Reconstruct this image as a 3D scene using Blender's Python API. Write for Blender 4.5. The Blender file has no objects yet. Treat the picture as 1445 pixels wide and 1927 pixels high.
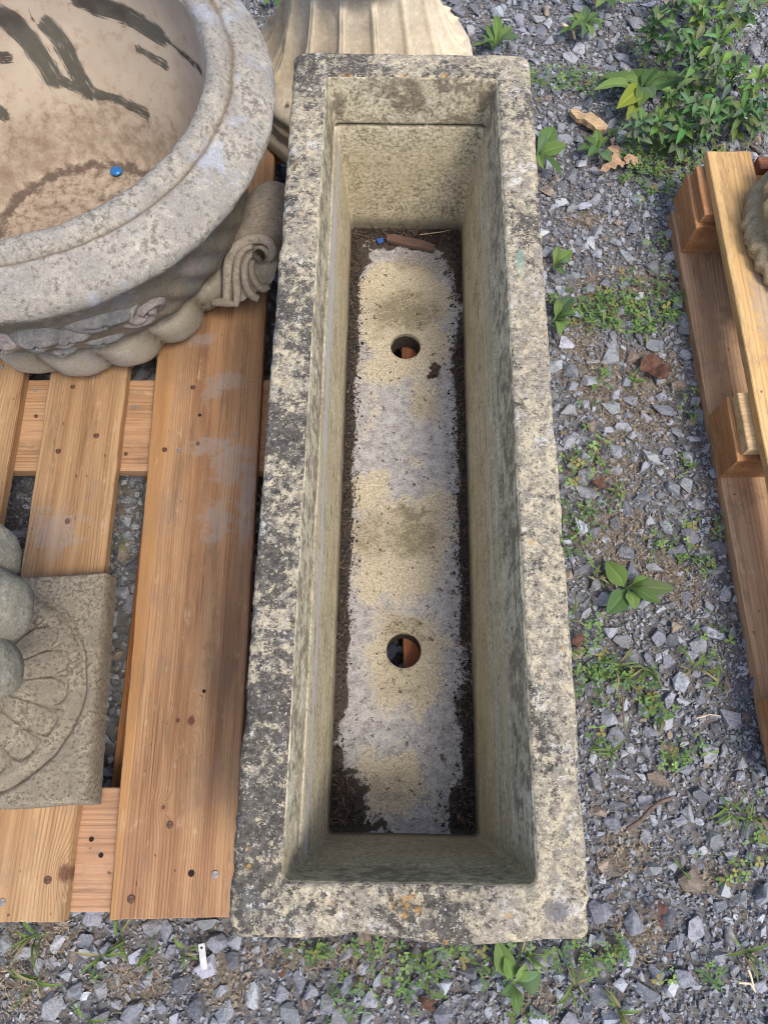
import bpy, bmesh, math, random
import numpy as np
from mathutils import Vector, Matrix, Quaternion
R = math.radians
rng = np.random.default_rng(7)
random.seed(7)
sc = bpy.context.scene
col = sc.collection

# ------------------------------------------------------------------ camera, sky, sun, exposure
CAM_Z, PITCH, FPX, CX, CY = 1.366, R(19.9), 1390.0, 722.5, 963.5
cd = bpy.data.cameras.new('camera'); cam = bpy.data.objects.new('camera', cd); col.objects.link(cam)
cam.location = (0, 0, CAM_Z); cam.rotation_euler = (PITCH, 0, 0)
cd.sensor_fit = 'HORIZONTAL'; cd.sensor_width = 36; cd.lens = FPX / 1445 * 36
cd.clip_start = .02; cd.clip_end = 500
sc.camera = cam
SUN_EL, SUN_AZ = R(60), R(138)          # azimuth the light comes from, clockwise from +Y
wd = bpy.data.worlds.new('World'); sc.world = wd; wd.use_nodes = True
wn = wd.node_tree; bg = wn.nodes['Background']
sky = wn.nodes.new('ShaderNodeTexSky'); sky.sky_type = 'NISHITA'; sky.sun_disc = False
sky.sun_elevation = SUN_EL; sky.sun_rotation = SUN_AZ
sky.air_density = 0.8; sky.dust_density = 2.6; sky.ozone_density = 0.6
wn.links.new(sky.outputs[0], bg.inputs[0]); bg.inputs[1].default_value = 0.15
sd = bpy.data.lights.new('sun', 'SUN'); sun = bpy.data.objects.new('sun', sd); col.objects.link(sun)
sd.energy = 1.1; sd.angle = R(16); sd.color = (1, .95, .87)
dv = Vector((math.sin(SUN_AZ) * math.cos(SUN_EL), math.cos(SUN_AZ) * math.cos(SUN_EL), math.sin(SUN_EL)))
sun.rotation_euler = dv.to_track_quat('Z', 'Y').to_euler()
sc.view_settings.view_transform = 'Standard'; sc.view_settings.look = 'None'
sc.view_settings.gamma = 1; sc.view_settings.exposure = 1.06
sc.cycles.use_denoising = True; sc.cycles.denoiser = 'OPENIMAGEDENOISE'; sc.cycles.denoising_input_passes = 'RGB_ALBEDO_NORMAL'; sc.cycles.denoising_prefilter = 'ACCURATE'; sc.cycles.filter_width = 1.0
sc.cycles.max_bounces = 8; sc.cycles.diffuse_bounces = 6; sc.cycles.glossy_bounces = 2; sc.cycles.sample_clamp_indirect = 4

# ------------------------------------------------------------------ helpers
def px(u, v, z=0.0):
    "photo pixel -> point on the horizontal plane at height z"
    d = ((u - CX) / FPX, -(v - CY) / FPX, -1.0); c, s = math.cos(PITCH), math.sin(PITCH)
    w = (d[0], c * d[1] - s * d[2], s * d[1] + c * d[2]); t = (z - CAM_Z) / w[2]
    return Vector((w[0] * t, w[1] * t, z))

def srgb(r, g, b):
    f = lambda c: ((c / 255 + .055) / 1.055) ** 2.4 if c > 10 else c / 255 / 12.92
    return (f(r), f(g), f(b), 1)

def vnoise(P, scale, seed=0):
    "numpy value noise, -1..1"
    p = np.asarray(P, float) * scale + seed * 17.13
    i = np.floor(p).astype(np.int64); f = p - i; f = f * f * (3 - 2 * f)
    def h(a, b, c):
        n = (a * 374761393 + b * 668265263 + c * 2147483647 + seed * 974711) & 0xffffffff
        n = ((n ^ (n >> 13)) * 1274126177) & 0xffffffff
        n = n ^ (n >> 16)
        return (n & 0xffff) / 32767.5 - 1
    r = 0
    for dx in (0, 1):
        for dy in (0, 1):
            for dz in (0, 1):
                w = (f[:, 0] if dx else 1 - f[:, 0]) * (f[:, 1] if dy else 1 - f[:, 1]) * (f[:, 2] if dz else 1 - f[:, 2])
                r = r + w * h(i[:, 0] + dx, i[:, 1] + dy, i[:, 2] + dz)
    return r

def fbm(P, scale, seed=0, oct=3, gain=.5):
    r = 0; a = 1
    for k in range(oct):
        r = r + a * vnoise(P, scale * 2 ** k, seed + k); a *= gain
    return r

def sst(x, a, b):
    t = np.clip((x - a) / (b - a), 0, 1); return t * t * (3 - 2 * t)

def mesh_obj(name, verts, faces, mats, parent=None, smooth=True, attrs=None, cols=None, midx=None):
    me = bpy.data.meshes.new(name)
    V = np.asarray(verts, np.float32).reshape(-1, 3)
    if isinstance(faces, np.ndarray):
        k = faces.shape[1]; n = len(faces)
        me.vertices.add(len(V)); me.vertices.foreach_set('co', V.ravel())
        me.loops.add(n * k); me.loops.foreach_set('vertex_index', faces.astype(np.int32).ravel())
        me.polygons.add(n); me.polygons.foreach_set('loop_start', np.arange(0, n * k, k, dtype=np.int32))
        me.update(calc_edges=True)
    else:
        me.from_pydata(V.tolist(), [], faces)
    me.polygons.foreach_set('use_smooth', np.full(len(me.polygons), smooth, bool))
    for m in (mats if isinstance(mats, (list, tuple)) else [mats]): me.materials.append(m)
    if midx is not None: me.polygons.foreach_set('material_index', np.asarray(midx, np.int32))
    for k, a in (attrs or {}).items():
        at = me.attributes.new(k, 'FLOAT', 'POINT'); at.data.foreach_set('value', np.asarray(a, np.float32))
    if cols is not None:
        at = me.attributes.new('col', 'FLOAT_COLOR', 'POINT'); c = np.ones((len(V), 4), np.float32); c[:, :3] = cols
        at.data.foreach_set('color', c.ravel())
    me.update()
    o = bpy.data.objects.new(name, me); col.objects.link(o)
    if parent: o.parent = parent
    return o

def empty(name, loc, rz=0):
    o = bpy.data.objects.new(name, None); col.objects.link(o)
    o.location = loc; o.rotation_euler = (0, 0, rz); o.empty_display_size = .05
    return o

def tag(o, label, cat, group=None, kind=None):
    o['label'] = label; o['category'] = cat
    if group: o['group'] = group
    if kind: o['kind'] = kind
    return o

def gridfaces(n, m, wrap_m=False, off=0):
    "n rows x m columns of vertices -> quads"
    i, j = np.meshgrid(np.arange(n - 1), np.arange(m if wrap_m else m - 1), indexing='ij')
    a = i * m + j; b = i * m + (j + 1) % m; c = (i + 1) * m + (j + 1) % m; d = (i + 1) * m + j
    return np.stack([a, b, c, d], -1).reshape(-1, 4) + off

# ------------------------------------------------------------------ shader helper
class NT:
    def __init__(s, name):
        s.m = bpy.data.materials.new(name); s.m.use_nodes = True; s.t = s.m.node_tree
        s.b = s.t.nodes['Principled BSDF']; s.b.inputs['Roughness'].default_value = .9
        s.b.inputs['Specular IOR Level'].default_value = .25
        s.tc = s.n('ShaderNodeTexCoord'); s.obj = s.tc.outputs['Object']
    def n(s, t): return s.t.nodes.new(t)
    def put(s, sock, v):
        if isinstance(v, bpy.types.NodeSocket): s.t.links.new(v, sock)
        else: sock.default_value = v
    def map(s, vec=None, sc=(1, 1, 1), loc=(0, 0, 0), rot=(0, 0, 0)):
        n = s.n('ShaderNodeMapping'); s.put(n.inputs[0], vec or s.obj); n.inputs[1].default_value = loc
        n.inputs[2].default_value = rot; n.inputs[3].default_value = sc; return n.outputs[0]
    def noise(s, scale, detail=4, rough=.6, vec=None, dist=0, color=False):
        n = s.n('ShaderNodeTexNoise'); s.put(n.inputs['Vector'], vec or s.obj); n.inputs['Scale'].default_value = scale
        n.inputs['Detail'].default_value = detail; n.inputs['Roughness'].default_value = rough; n.inputs['Distortion'].default_value = dist
        return n.outputs[1] if color else n.outputs[0]
    def vor(s, scale, vec=None, out=0, feat='F1'):
        n = s.n('ShaderNodeTexVoronoi'); n.feature = feat; s.put(n.inputs['Vector'], vec or s.obj); n.inputs['Scale'].default_value = scale
        return n.outputs[out]
    def math(s, op, a, b=0.0, c=None, clamp=False):
        n = s.n('ShaderNodeMath'); n.operation = op; n.use_clamp = clamp; s.put(n.inputs[0], a); s.put(n.inputs[1], b)
        if c is not None: s.put(n.inputs[2], c)
        return n.outputs[0]
    def step(s, x, a, b):
        n = s.n('ShaderNodeMapRange'); n.interpolation_type = 'SMOOTHSTEP'; s.put(n.inputs[0], x)
        s.put(n.inputs[1], a); s.put(n.inputs[2], b); return n.outputs[0]
    def mix(s, f, a, b, mode='MIX'):
        n = s.n('ShaderNodeMix'); n.data_type = 'RGBA'; n.blend_type = mode
        s.put(n.inputs[0], f); s.put(n.inputs[6], a); s.put(n.inputs[7], b); return n.outputs[2]
    def ramp(s, f, stops):
        n = s.n('ShaderNodeValToRGB'); s.put(n.inputs[0], f); e = n.color_ramp.elements
        while len(e) < len(stops): e.new(.5)
        for k, (p, c) in enumerate(stops): e[k].position = p; e[k].color = c
        return n.outputs[0]
    def attr(s, name, out=2):
        n = s.n('ShaderNodeAttribute'); n.attribute_name = name; return n.outputs[out]
    def sep(s, vec):
        n = s.n('ShaderNodeSeparateXYZ'); s.put(n.inputs[0], vec); return n.outputs
    def bump(s, h, strength=.5, dist=.002, prev=None):
        n = s.n('ShaderNodeBump'); s.put(n.inputs['Height'], h); n.inputs['Strength'].default_value = strength
        n.inputs['Distance'].default_value = dist
        if prev: s.put(n.inputs['Normal'], prev)
        return n.outputs[0]
    def done(s, color, normal=None, rough=None):
        s.put(s.b.inputs['Base Color'], color)
        if normal: s.put(s.b.inputs['Normal'], normal)
        if rough is not None: s.put(s.b.inputs['Roughness'], rough)
        return s.m

def flat_mat(name, c, rough=.8, var=.25, scale=80):
    q = NT(name); n = q.noise(scale, 4)
    dark = tuple(x * (1 - var) for x in c[:3]) + (1,); lite = tuple(min(1, x * (1 + var)) for x in c[:3]) + (1,)
    return q.done(q.mix(q.step(n, .3, .7), dark, lite), q.bump(n, .3, .001), rough)

# ------------------------------------------------------------------ materials: stone
def mat_trough_rim():
    q = NT('lichen_stone')
    x = q.sep(q.obj)
    big = q.noise(9, 3, .6); med = q.noise(85, 7, .78); fine = q.noise(300, 4, .75)
    base = q.mix(q.step(q.noise(70, 5, .7), .42, .6), srgb(140, 132, 116), srgb(190, 177, 147))
    base = q.mix(q.math('MULTIPLY', q.step(fine, .5, .66), .55), base, srgb(216, 206, 180))
    base = q.mix(q.math('MULTIPLY', q.step(q.noise(14, 5, .7, q.map(loc=(3, 1, 2))), .5, .62), .65), base, srgb(146, 138, 124))
    base = q.mix(q.math('MULTIPLY', q.step(q.noise(30, 5, .75, q.map(loc=(1, 7, 2))), .56, .68), .7), base, srgb(206, 204, 198))
    # black lichen: denser on the left rim
    left = q.step(x[0], .12, -.18)
    th = q.math('ADD', q.math('MULTIPLY', left, -.055), q.math('MULTIPLY_ADD', big, -.48, .80))
    dk = q.math('SUBTRACT', q.math('ADD', q.math('MULTIPLY', med, .75), q.math('MULTIPLY', fine, .25)), th)
    dark = q.step(dk, -.006, .016)
    dcol = q.mix(q.step(q.noise(150, 3), .4, .65), srgb(44, 43, 44), srgb(92, 88, 84))
    c = q.mix(q.math('MULTIPLY', dark, .88), base, dcol)
    fl = q.step(q.noise(190, 6, .8, q.map(loc=(2, 2, 5))), .515, .60); c = q.mix(q.math('MULTIPLY', fl, .8), c, srgb(92, 84, 74))
    wl = q.step(q.noise(240, 4, .75, q.map(loc=(8, 1, 3))), .58, .66); c = q.mix(q.math('MULTIPLY', wl, .7), c, srgb(222, 214, 194))
    pit = q.step(q.vor(260, q.map(loc=(.3, .1, 0))), .16, .05)
    c = q.mix(q.math('MULTIPLY', pit, q.step(q.noise(40, 2), .45, .6)), c, srgb(70, 62, 54))
    org = q.math('MULTIPLY', q.step(q.noise(33, 3, .6, q.map(loc=(9, 4, 1))), .68, .72), q.step(fine, .4, .55))
    c = q.mix(q.math('MULTIPLY', org, .8), c, srgb(196, 142, 62))
    # orange lichen on the near rim, slate-grey smear on the near right corner, small turquoise smear on right rim
    def blob(cx, cy, rx, ry, seed, lo=.7, hi=1.15):
        v = q.map(sc=(1 / rx, 1 / ry, 0), loc=(-cx / rx, -cy / ry, 0))
        ln = q.n('ShaderNodeVectorMath'); ln.operation = 'LENGTH'; q.put(ln.inputs[0], v)
        d = q.math('ADD', ln.outputs[1], q.math('MULTIPLY', q.math('SUBTRACT', q.noise(70, 4, .7, q.map(loc=(seed, 0, 0))), .5), 2.6))
        return q.step(d, hi, lo)
    c = q.mix(q.math('MULTIPLY', q.math('MULTIPLY', blob(-.005, -.588, .021, .012, 1), q.step(q.noise(160, 3, .6), .45, .60)), .6), c, srgb(190, 142, 66))
    c = q.mix(q.math('MULTIPLY', blob(.151, -.588, .012, .010, 2, .6, 1.3), .7), c, srgb(106, 104, 106))
    c = q.mix(q.math('MULTIPLY', blob(.152, .222, .005, .022, 3), .55), c, srgb(120, 158, 142))
    h = q.math('ADD', q.math('MULTIPLY', q.noise(120, 6, .75), 1.0), q.math('MULTIPLY', pit, -.3))
    return q.done(c, q.bump(q.math('SUBTRACT', h, q.math('MULTIPLY', dark, .12)), .9, .004), .95)

def mat_trough_wall():
    q = NT('mossy_inner_stone')
    x = q.sep(q.obj); endw = q.attr('endw')
    st = q.noise(1, 5, .65, q.map(sc=(60, 9, 150)))       # drag marks along the length
    iso = q.noise(170, 5, .75); big = q.noise(7, 4, .6)
    tex = q.math('ADD', q.math('MULTIPLY', st, q.math('SUBTRACT', 1, endw)), q.math('MULTIPLY', iso, endw))
    tex = q.math('ADD', q.math('MULTIPLY', tex, .42), q.math('MULTIPLY', q.math('ADD', iso, q.math('MULTIPLY', q.math('SUBTRACT', q.noise(28, 4, .7), .5), .5)), .58))
    c = q.ramp(tex, [(.34, srgb(112, 102, 82)), (.47, srgb(176, 166, 138)), (.64, srgb(220, 210, 184))])
    c = q.mix(q.math('MULTIPLY', q.step(big, .45, .65), .5), c, srgb(178, 164, 130))
    # green-brown tone on the near end, dark lichen above the mould line, darker wall foot
    near = q.step(x[1], -.52, -.56)
    c = q.mix(q.math('MULTIPLY', near, .72), c, q.mix(iso, srgb(100, 90, 64), srgb(164, 152, 118)))
    up = q.math('MULTIPLY', q.step(x[2], .26, .285), q.step(q.math('ADD', q.noise(38, 5, .75), q.math('MULTIPLY', big, .35)), .62, .76))
    c = q.mix(q.math('MULTIPLY', up, .7), c, srgb(92, 82, 70))
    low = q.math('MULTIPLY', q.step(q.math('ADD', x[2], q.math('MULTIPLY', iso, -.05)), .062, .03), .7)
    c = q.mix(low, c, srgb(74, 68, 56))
    # pale lime streak on the long walls
    lime = q.attr('lime')
    lm = q.step(q.math('ADD', lime, q.math('MULTIPLY', q.math('SUBTRACT', q.noise(1, 4, .7, q.map(sc=(30, 14, 190))), .5), 1.3)), .45, .8)
    c = q.mix(q.math('MULTIPLY', lm, .75), c, srgb(182, 184, 188))
    seam = q.attr('seam'); c = q.mix(seam, c, srgb(52, 44, 36))
    pit = q.math('MULTIPLY', q.step(q.vor(150, q.map(sc=(1, .6, 1))), .13, .05), q.step(q.noise(30, 2), .45, .58)); c = q.mix(q.math('MULTIPLY', pit, .75), c, srgb(70, 62, 50))
    wp = q.step(q.noise(22, 5, .75, q.map(sc=(1, .5, 1), loc=(4, 4, 4))), .60, .70); c = q.mix(q.math('MULTIPLY', wp, .4), c, srgb(206, 202, 192))
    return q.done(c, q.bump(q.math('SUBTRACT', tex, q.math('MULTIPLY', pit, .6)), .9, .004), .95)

def mat_trough_floor():
    q = NT('stained_floor_stone')
    fine = q.noise(260, 4, .75); med = q.noise(60, 6, .75); w = q.math('SUBTRACT', med, .5)
    grey = q.mix(q.step(med, .35, .65), srgb(136, 132, 128), srgb(186, 182, 178))
    grey = q.mix(q.math('MULTIPLY', q.step(fine, .48, .62), .5), grey, srgb(206, 203, 200))
    cream = q.mix(q.step(fine, .4, .62), srgb(170, 157, 130), srgb(212, 200, 172))
    m1 = q.step(q.math('ADD', q.attr('cream'), q.math('MULTIPLY', q.math('ADD', w, q.math('MULTIPLY', q.math('SUBTRACT', fine, .5), .9)), 1.5)), .22, .64)
    c = q.mix(q.math('MULTIPLY', m1, .95), grey, cream)
    m2 = q.step(q.math('ADD', q.attr('olive'), q.math('ADD', q.math('MULTIPLY', q.math('SUBTRACT', fine, .5), 3.4), q.math('MULTIPLY', w, 1.6))), .5, .7)
    c = q.mix(q.math('MULTIPLY', m2, .72), c, srgb(96, 88, 62))
    sp = q.math('MULTIPLY', q.step(q.noise(95, 3, .6, q.map(loc=(4, 2, 1))), .635, .67), .8)
    c = q.mix(sp, c, srgb(72, 60, 50))
    sp2 = q.step(q.vor(330), .12, .06); c = q.mix(q.math('MULTIPLY', sp2, .8), c, srgb(60, 52, 44))
    m3 = q.step(q.math('ADD', q.attr('soil'), q.math('MULTIPLY', w, 1.5)), .4, .6)
    c = q.mix(m3, c, q.mix(fine, srgb(36, 32, 29), srgb(88, 78, 70)))
    grit = q.step(q.noise(420, 3, .8), .40, .62); c = q.mix(q.math('MULTIPLY', q.math('SUBTRACT', 1, grit), .32), c, srgb(80, 72, 60))
    return q.done(c, q.bump(fine, .5, .0012), .95)

def mat_rock_piece(name, lite, dark, fleck, fs=110, contrast=(.4, .62), bump=.6, extra=None, amount=.8, grain=.35):
    q = NT(name)
    n1 = q.noise(fs, 6, .75); n2 = q.noise(fs * .14, 4, .65); n3 = q.noise(fs * 2.3, 3, .7)
    c = q.mix(q.step(n2, .38, .64), dark, lite)
    c = q.mix(q.math('MULTIPLY', q.step(q.math('ADD', q.math('MULTIPLY', n1, .7), q.math('MULTIPLY', n2, .3)), contrast[0] + .1, contrast[1]), amount), c, fleck)
    c = q.mix(q.math('MULTIPLY', q.step(n3, .52, .68), .35), c, tuple(min(1, v * 1.3) for v in lite[:3]) + (1,))
    if extra: c = extra(q, c)
    gr_ = q.step(q.noise(fs * 3.2, 4, .8, q.map(loc=(3, 5, 7))), .40, .60); c = q.mix(q.math('MULTIPLY', q.math('SUBTRACT', 1, gr_), grain), c, tuple(x * .45 for x in dark[:3]) + (1,))
    return q.done(c, q.bump(n1, bump, .003), .92)

# ------------------------------------------------------------------ trough
Z_PAL = .16
def build_trough():
    t = empty('stone_trough', (.035, .464, Z_PAL), R(-.86))
    NX, NY, K = 56, 200, 6
    def loop(a, b, r, z):
        P = []
        def side(p0, p1, n): P.extend([(p0[0] + (p1[0] - p0[0]) * i / n, p0[1] + (p1[1] - p0[1]) * i / n) for i in range(n)])
        def arc(cx, cy, a0): P.extend([(cx + r * math.cos(a0 + i / K * math.pi / 2), cy + r * math.sin(a0 + i / K * math.pi / 2)) for i in range(K)])
        side((a, -b + r), (a, b - r), NY); arc(a - r, b - r, 0)
        side((a - r, b), (-a + r, b), NX); arc(-a + r, b - r, math.pi / 2)
        side((-a, b - r), (-a, -b + r), NY); arc(-a + r, -b + r, math.pi)
        side((-a + r, -b), (a - r, -b), NX); arc(a - r, -b + r, -math.pi / 2)
        return np.array([(p[0], p[1], z) for p in P])
    H = .356; st = []
    for i in range(18):
        f = i / 17; st.append((.176 + .010 * f, .609 + .010 * f, .016, (H - .010) * f, 0))
    for i in range(1, 6):
        a = i / 5 * math.pi / 2; st.append((.186 - .010 * (1 - math.cos(a)), .619 - .010 * (1 - math.cos(a)), .016, H - .010 + .010 * math.sin(a), 0))
    for i in range(1, 11):
        f = i / 10; st.append((.176 + (.1345 - .176) * f, .609 + (.5675 - .609) * f, .016 - .009 * f, H, 0))
    for i in range(1, 5):
        a = i / 4 * math.pi / 2; st.append((.1345 - .005 * math.sin(a), .5675 - .005 * math.sin(a), .007, H - .005 * (1 - math.cos(a)), 1))
    zs = list(np.linspace(H - .011, .278, 10)) + [.274, .2725, .271, .2695, .266] + list(np.linspace(.26, .046, 32))
    for z in zs:
        f = (H - .005 - z) / (H - .005 - .05); st.append((.1295 - .0245 * f, .5625 - .025 * f, .006, z, 1))
    L = [loop(a, b, r, z) for a, b, r, z, w in st]; n, m = len(L), len(L[0])
    V = np.concatenate(L); wall = np.repeat([s[4] for s in st], m)
    G = V.reshape(n, m, 3)
    du = np.gradient(G, axis=0); dvv = np.roll(G, -1, 1) - np.roll(G, 1, 1)
    N = np.cross(dvv, du).reshape(-1, 3); N /= np.linalg.norm(N, axis=1)[:, None] + 1e-9
    d = .0011 * fbm(V, 14, 1, 3) + .0008 * fbm(V, 110, 5, 2)
    d[wall > .5] *= .5
    rimtop = (V[:, 2] > H - .013) & (wall < .5)
    chip = sst(fbm(V, 30, 11, 3), .35, .9); edge = rimtop & (V[:, 2] < H - .0005)
    d -= np.where(edge, .0025 * chip, 0) + np.where(rimtop & ~edge, .0012 * sst(fbm(V, 60, 21, 2), .2, .8), 0)
    # near outer edge is worn wavy
    d += np.where((V[:, 1] < -.58) & (wall < .5), .004 * np.sin(V[:, 0] * 30) * sst(V[:, 0], -.17, 0), 0)
    isend = sst(np.abs(V[:, 1]) - (.5375 + .0817 * (V[:, 2] - .05)), -.004, -.001) * wall
    far = isend * (V[:, 1] > 0)
    sm = np.exp(-((V[:, 2] - .2720) / .0013) ** 2) * wall
    d += -sm * (.0035 * far + .0006) - np.where((wall > .5) & (V[:, 2] > .272), .0022, 0)
    V = V + N * d[:, None]
    lw = np.where(V[:, 0] < 0, .235 + .008 * np.sin(V[:, 1] * 6), .215 + .02 * V[:, 1])
    wid = np.where(V[:, 0] < 0, .013 + .012 * sst(V[:, 1], -.1, .3) * (1 - sst(V[:, 1], .3, .5)), .0055)
    lime = np.exp(-((V[:, 2] - lw) / wid) ** 2) * (1 - isend) * wall
    F = gridfaces(n, m, True)
    isw = wall[F].mean(1) > .99
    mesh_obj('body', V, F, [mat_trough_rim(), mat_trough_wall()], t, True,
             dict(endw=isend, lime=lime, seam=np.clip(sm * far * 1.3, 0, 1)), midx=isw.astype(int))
    # floor with two round drain holes
    S = .00625; ix = np.arange(-18, 19) * S; iy = np.arange(-87, 88) * S
    X, Y = np.meshgrid(ix, iy, indexing='ij'); Vf = np.stack([X.ravel(), Y.ravel(), np.full(X.size, .05)], 1)
    Ff = gridfaces(len(ix), len(iy)); c = Vf[Ff].mean(1)
    keep = np.ones(len(Ff), bool)
    for hy in (.275, -.275): keep &= ~((np.abs(c[:, 0]) < .05) & (np.abs(c[:, 1] - hy) < .05))
    Ff = Ff[keep][:, ::-1]
    allV, allF, off = [Vf], [Ff[:, ::-1]], len(Vf)
    for hy in (.275, -.275):
        sq = []
        for k in range(16): sq.append((.05, -.05 + k * S))
        for k in range(16): sq.append((.05 - k * S, .05))
        for k in range(16): sq.append((-.05, .05 - k * S))
        for k in range(16): sq.append((-.05 + k * S, -.05))
        sq = np.array(sq); ang = np.arctan2(sq[:, 1], sq[:, 0])
        ci = np.stack([np.cos(ang), np.sin(ang)], 1) * .0275
        rings = []
        for k in range(9):
            f = k / 8; p = sq * (1 - f) + ci * f; rings.append(np.c_[p[:, 0], p[:, 1] + hy, np.full(64, .05)])
        rings.append(np.c_[ci[:, 0] * .985, ci[:, 1] * .985 + hy, np.full(64, .047)])
        for z in (.035, .02, .003): rings.append(np.c_[ci[:, 0] * .98, ci[:, 1] * .98 + hy, np.full(64, z)])
        allV.append(np.concatenate(rings)); allF.append(gridfaces(len(rings), 64, True, off)); off += 64 * len(rings)
    Vf = np.concatenate(allV); Ff = np.concatenate(allF)
    top = Vf[:, 2] > .04
    Vf[:, 2] += np.where(top, .0010 * fbm(Vf, 30, 3, 2), 0)
    h = ~top; Vf[h, 0] += .0012 * fbm(Vf[h], 80, 9, 2); Vf[h, 1] += .0012 * fbm(Vf[h], 80, 10, 2)
    # stain masks, located on the floor
    rot = Matrix.Rotation(R(.86), 3, 'Z')
    def loc(u, v):
        p = rot @ (px(u, v, Z_PAL + .05) - Vector((.035, .464, Z_PAL + .05))); return p.x, p.y
    def mask(bl):
        r = np.zeros(len(Vf))
        for u, v, ru, rv, s in bl:
            x0, y0 = loc(u, v); x1, _ = loc(u + ru, v); _, y1 = loc(u, v - rv)
            wx_, wy_ = Vf[:, 0] + .010 * fbm(Vf, 45, 13, 4, .65), Vf[:, 1] + .014 * fbm(Vf, 38, 17, 4, .65)
            dd = np.sqrt(((wx_ - x0) / (x1 - x0)) ** 2 + ((wy_ - y0) / (y1 - y0)) ** 2)
            r = np.maximum(r, s * sst(dd, 1.5, .35))
        return r
    cream = mask([(760, 545, 90, 55, .9), (745, 690, 70, 40, .8), (770, 1000, 95, 60, .9), (740, 1080, 80, 50, .9), (790, 1290, 60, 60, .7), (700, 780, 20, 60, .4), (740, 540, 70, 50, 1), (770, 640, 80, 75, 1), (720, 610, 45, 60, 1), (815, 560, 40, 45, .8), (800, 760, 40, 45, .75),
                  (700, 930, 38, 45, .85), (750, 1030, 95, 75, 1), (820, 960, 40, 50, .8), (765, 1225, 80, 90, .9), (700, 1110, 40, 40, .7),
                  (740, 1470, 70, 62, 1), (735, 1310, 40, 40, .6), (780, 870, 25, 20, .5)])
    olive = mask([(760, 590, 75, 45, .8), (700, 1010, 45, 50, .6), (780, 1010, 60, 45, .7), (760, 1180, 55, 40, .6), (745, 1290, 60, 40, .45),
                  (735, 1480, 60, 45, .42), (760, 1215, 60, 60, .5), (790, 490, 60, 30, .6), (775, 965, 55, 12, .8), (800, 770, 40, 30, .4)])
    xa = np.abs(Vf[:, 0])
    e = np.where(Vf[:, 0] < 0, .087, .090) + .006 * fbm(Vf * [0, 1, 0], 14, 4, 3)
    soil = np.maximum(sst(xa, e - .012, e + .010), mask([(760, 440, 160, 26, .9), (668, 480, 30, 40, .9), (850, 470, 25, 40, .8),
           (650, 1520, 45, 70, 1), (700, 1565, 50, 16, .8), (880, 1530, 35, 60, .95), (868, 690, 22, 70, .9), (875, 1340, 25, 60, .6), (817, 695, 9, 12, .8)]))
    soil *= 1 - .75 * mask([(850, 590, 22, 60, 1), (880, 1250, 20, 50, .9), (655, 1380, 25, 50, .9), (670, 1200, 15, 60, .5)])
    hole = np.minimum(np.abs(Vf[:, 1] - .275), np.abs(Vf[:, 1] + .275))
    soil = np.where(top, soil, .8)
    mesh_obj('floor_slab', Vf, Ff, mat_trough_floor(), t, True, dict(cream=cream, olive=olive, soil=soil))
    tag(t, 'long weathered stone trough covered in lichen, empty, with two round drain holes', 'trough')
    return t
build_trough()

# ------------------------------------------------------------------ lathe helper
def lathe(prof, nth, sub=4):
    "prof: list of (r, z); returns resampled profile and vertex grid"
    P = np.array(prof, float); out = []
    for i in range(len(P) - 1):
        p0 = P[max(i - 1, 0)]; p1 = P[i]; p2 = P[i + 1]; p3 = P[min(i + 2, len(P) - 1)]
        k = max(2, int(np.hypot(*(p2 - p1)) / .006))
        for s in np.arange(k) / k:
            out.append(.5 * ((2 * p1) + (-p0 + p2) * s + (2 * p0 - 5 * p1 + 4 * p2 - p3) * s * s + (-p0 + 3 * p1 - 3 * p2 + p3) * s ** 3))
    out.append(P[-1]); Q = np.array(out); Q[:, 0] = np.maximum(Q[:, 0], .0005)
    th = np.linspace(0, 2 * np.pi, nth, endpoint=False)
    return Q, th

def lathe_obj(name, Q, th, rr, zz, mat, parent, attrs=None, noise=(.0012, 60)):
    n, m = rr.shape
    V = np.stack([rr * np.cos(th)[None], rr * np.sin(th)[None], zz], -1).reshape(-1, 3)
    if noise[0]:
        nz = noise[0] * fbm(V, noise[1], 31, 3)
        rad = V[:, :2] / (np.linalg.norm(V[:, :2], axis=1)[:, None] + 1e-6)
        V[:, :2] += rad * nz[:, None]; V[:, 2] += .7 * noise[0] * fbm(V, noise[1], 35, 3)
    return mesh_obj(name, V, gridfaces(n, m, True)[:, ::-1] if Q[0, 1] > Q[-1, 1] else gridfaces(n, m, True), mat, parent, True, attrs)

def sweep(pts, rad, nseg=14, flat=1.0, up=Vector((0, 0, 1)), caps=True):
    "tapered tube through pts; returns verts, faces"
    P = [Vector(p) for p in pts]; V = []; n = len(P)
    for i, p in enumerate(P):
        t = (P[min(i + 1, n - 1)] - P[max(i - 1, 0)]).normalized()
        a = t.cross(up); a = a.normalized() if a.length > 1e-4 else Vector((1, 0, 0)); b = a.cross(t).normalized()
        for k in range(nseg):
            w = 2 * math.pi * k / nseg; V.append(p + a * (rad[i] * math.cos(w)) + b * (rad[i] * flat * math.sin(w)))
    F = [tuple(int(q) for q in f) for f in gridfaces(n, nseg, True)]
    if caps: F += [tuple(range(nseg)), tuple(range((n - 1) * nseg, n * nseg))]
    return [tuple(v) for v in V], F

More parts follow.
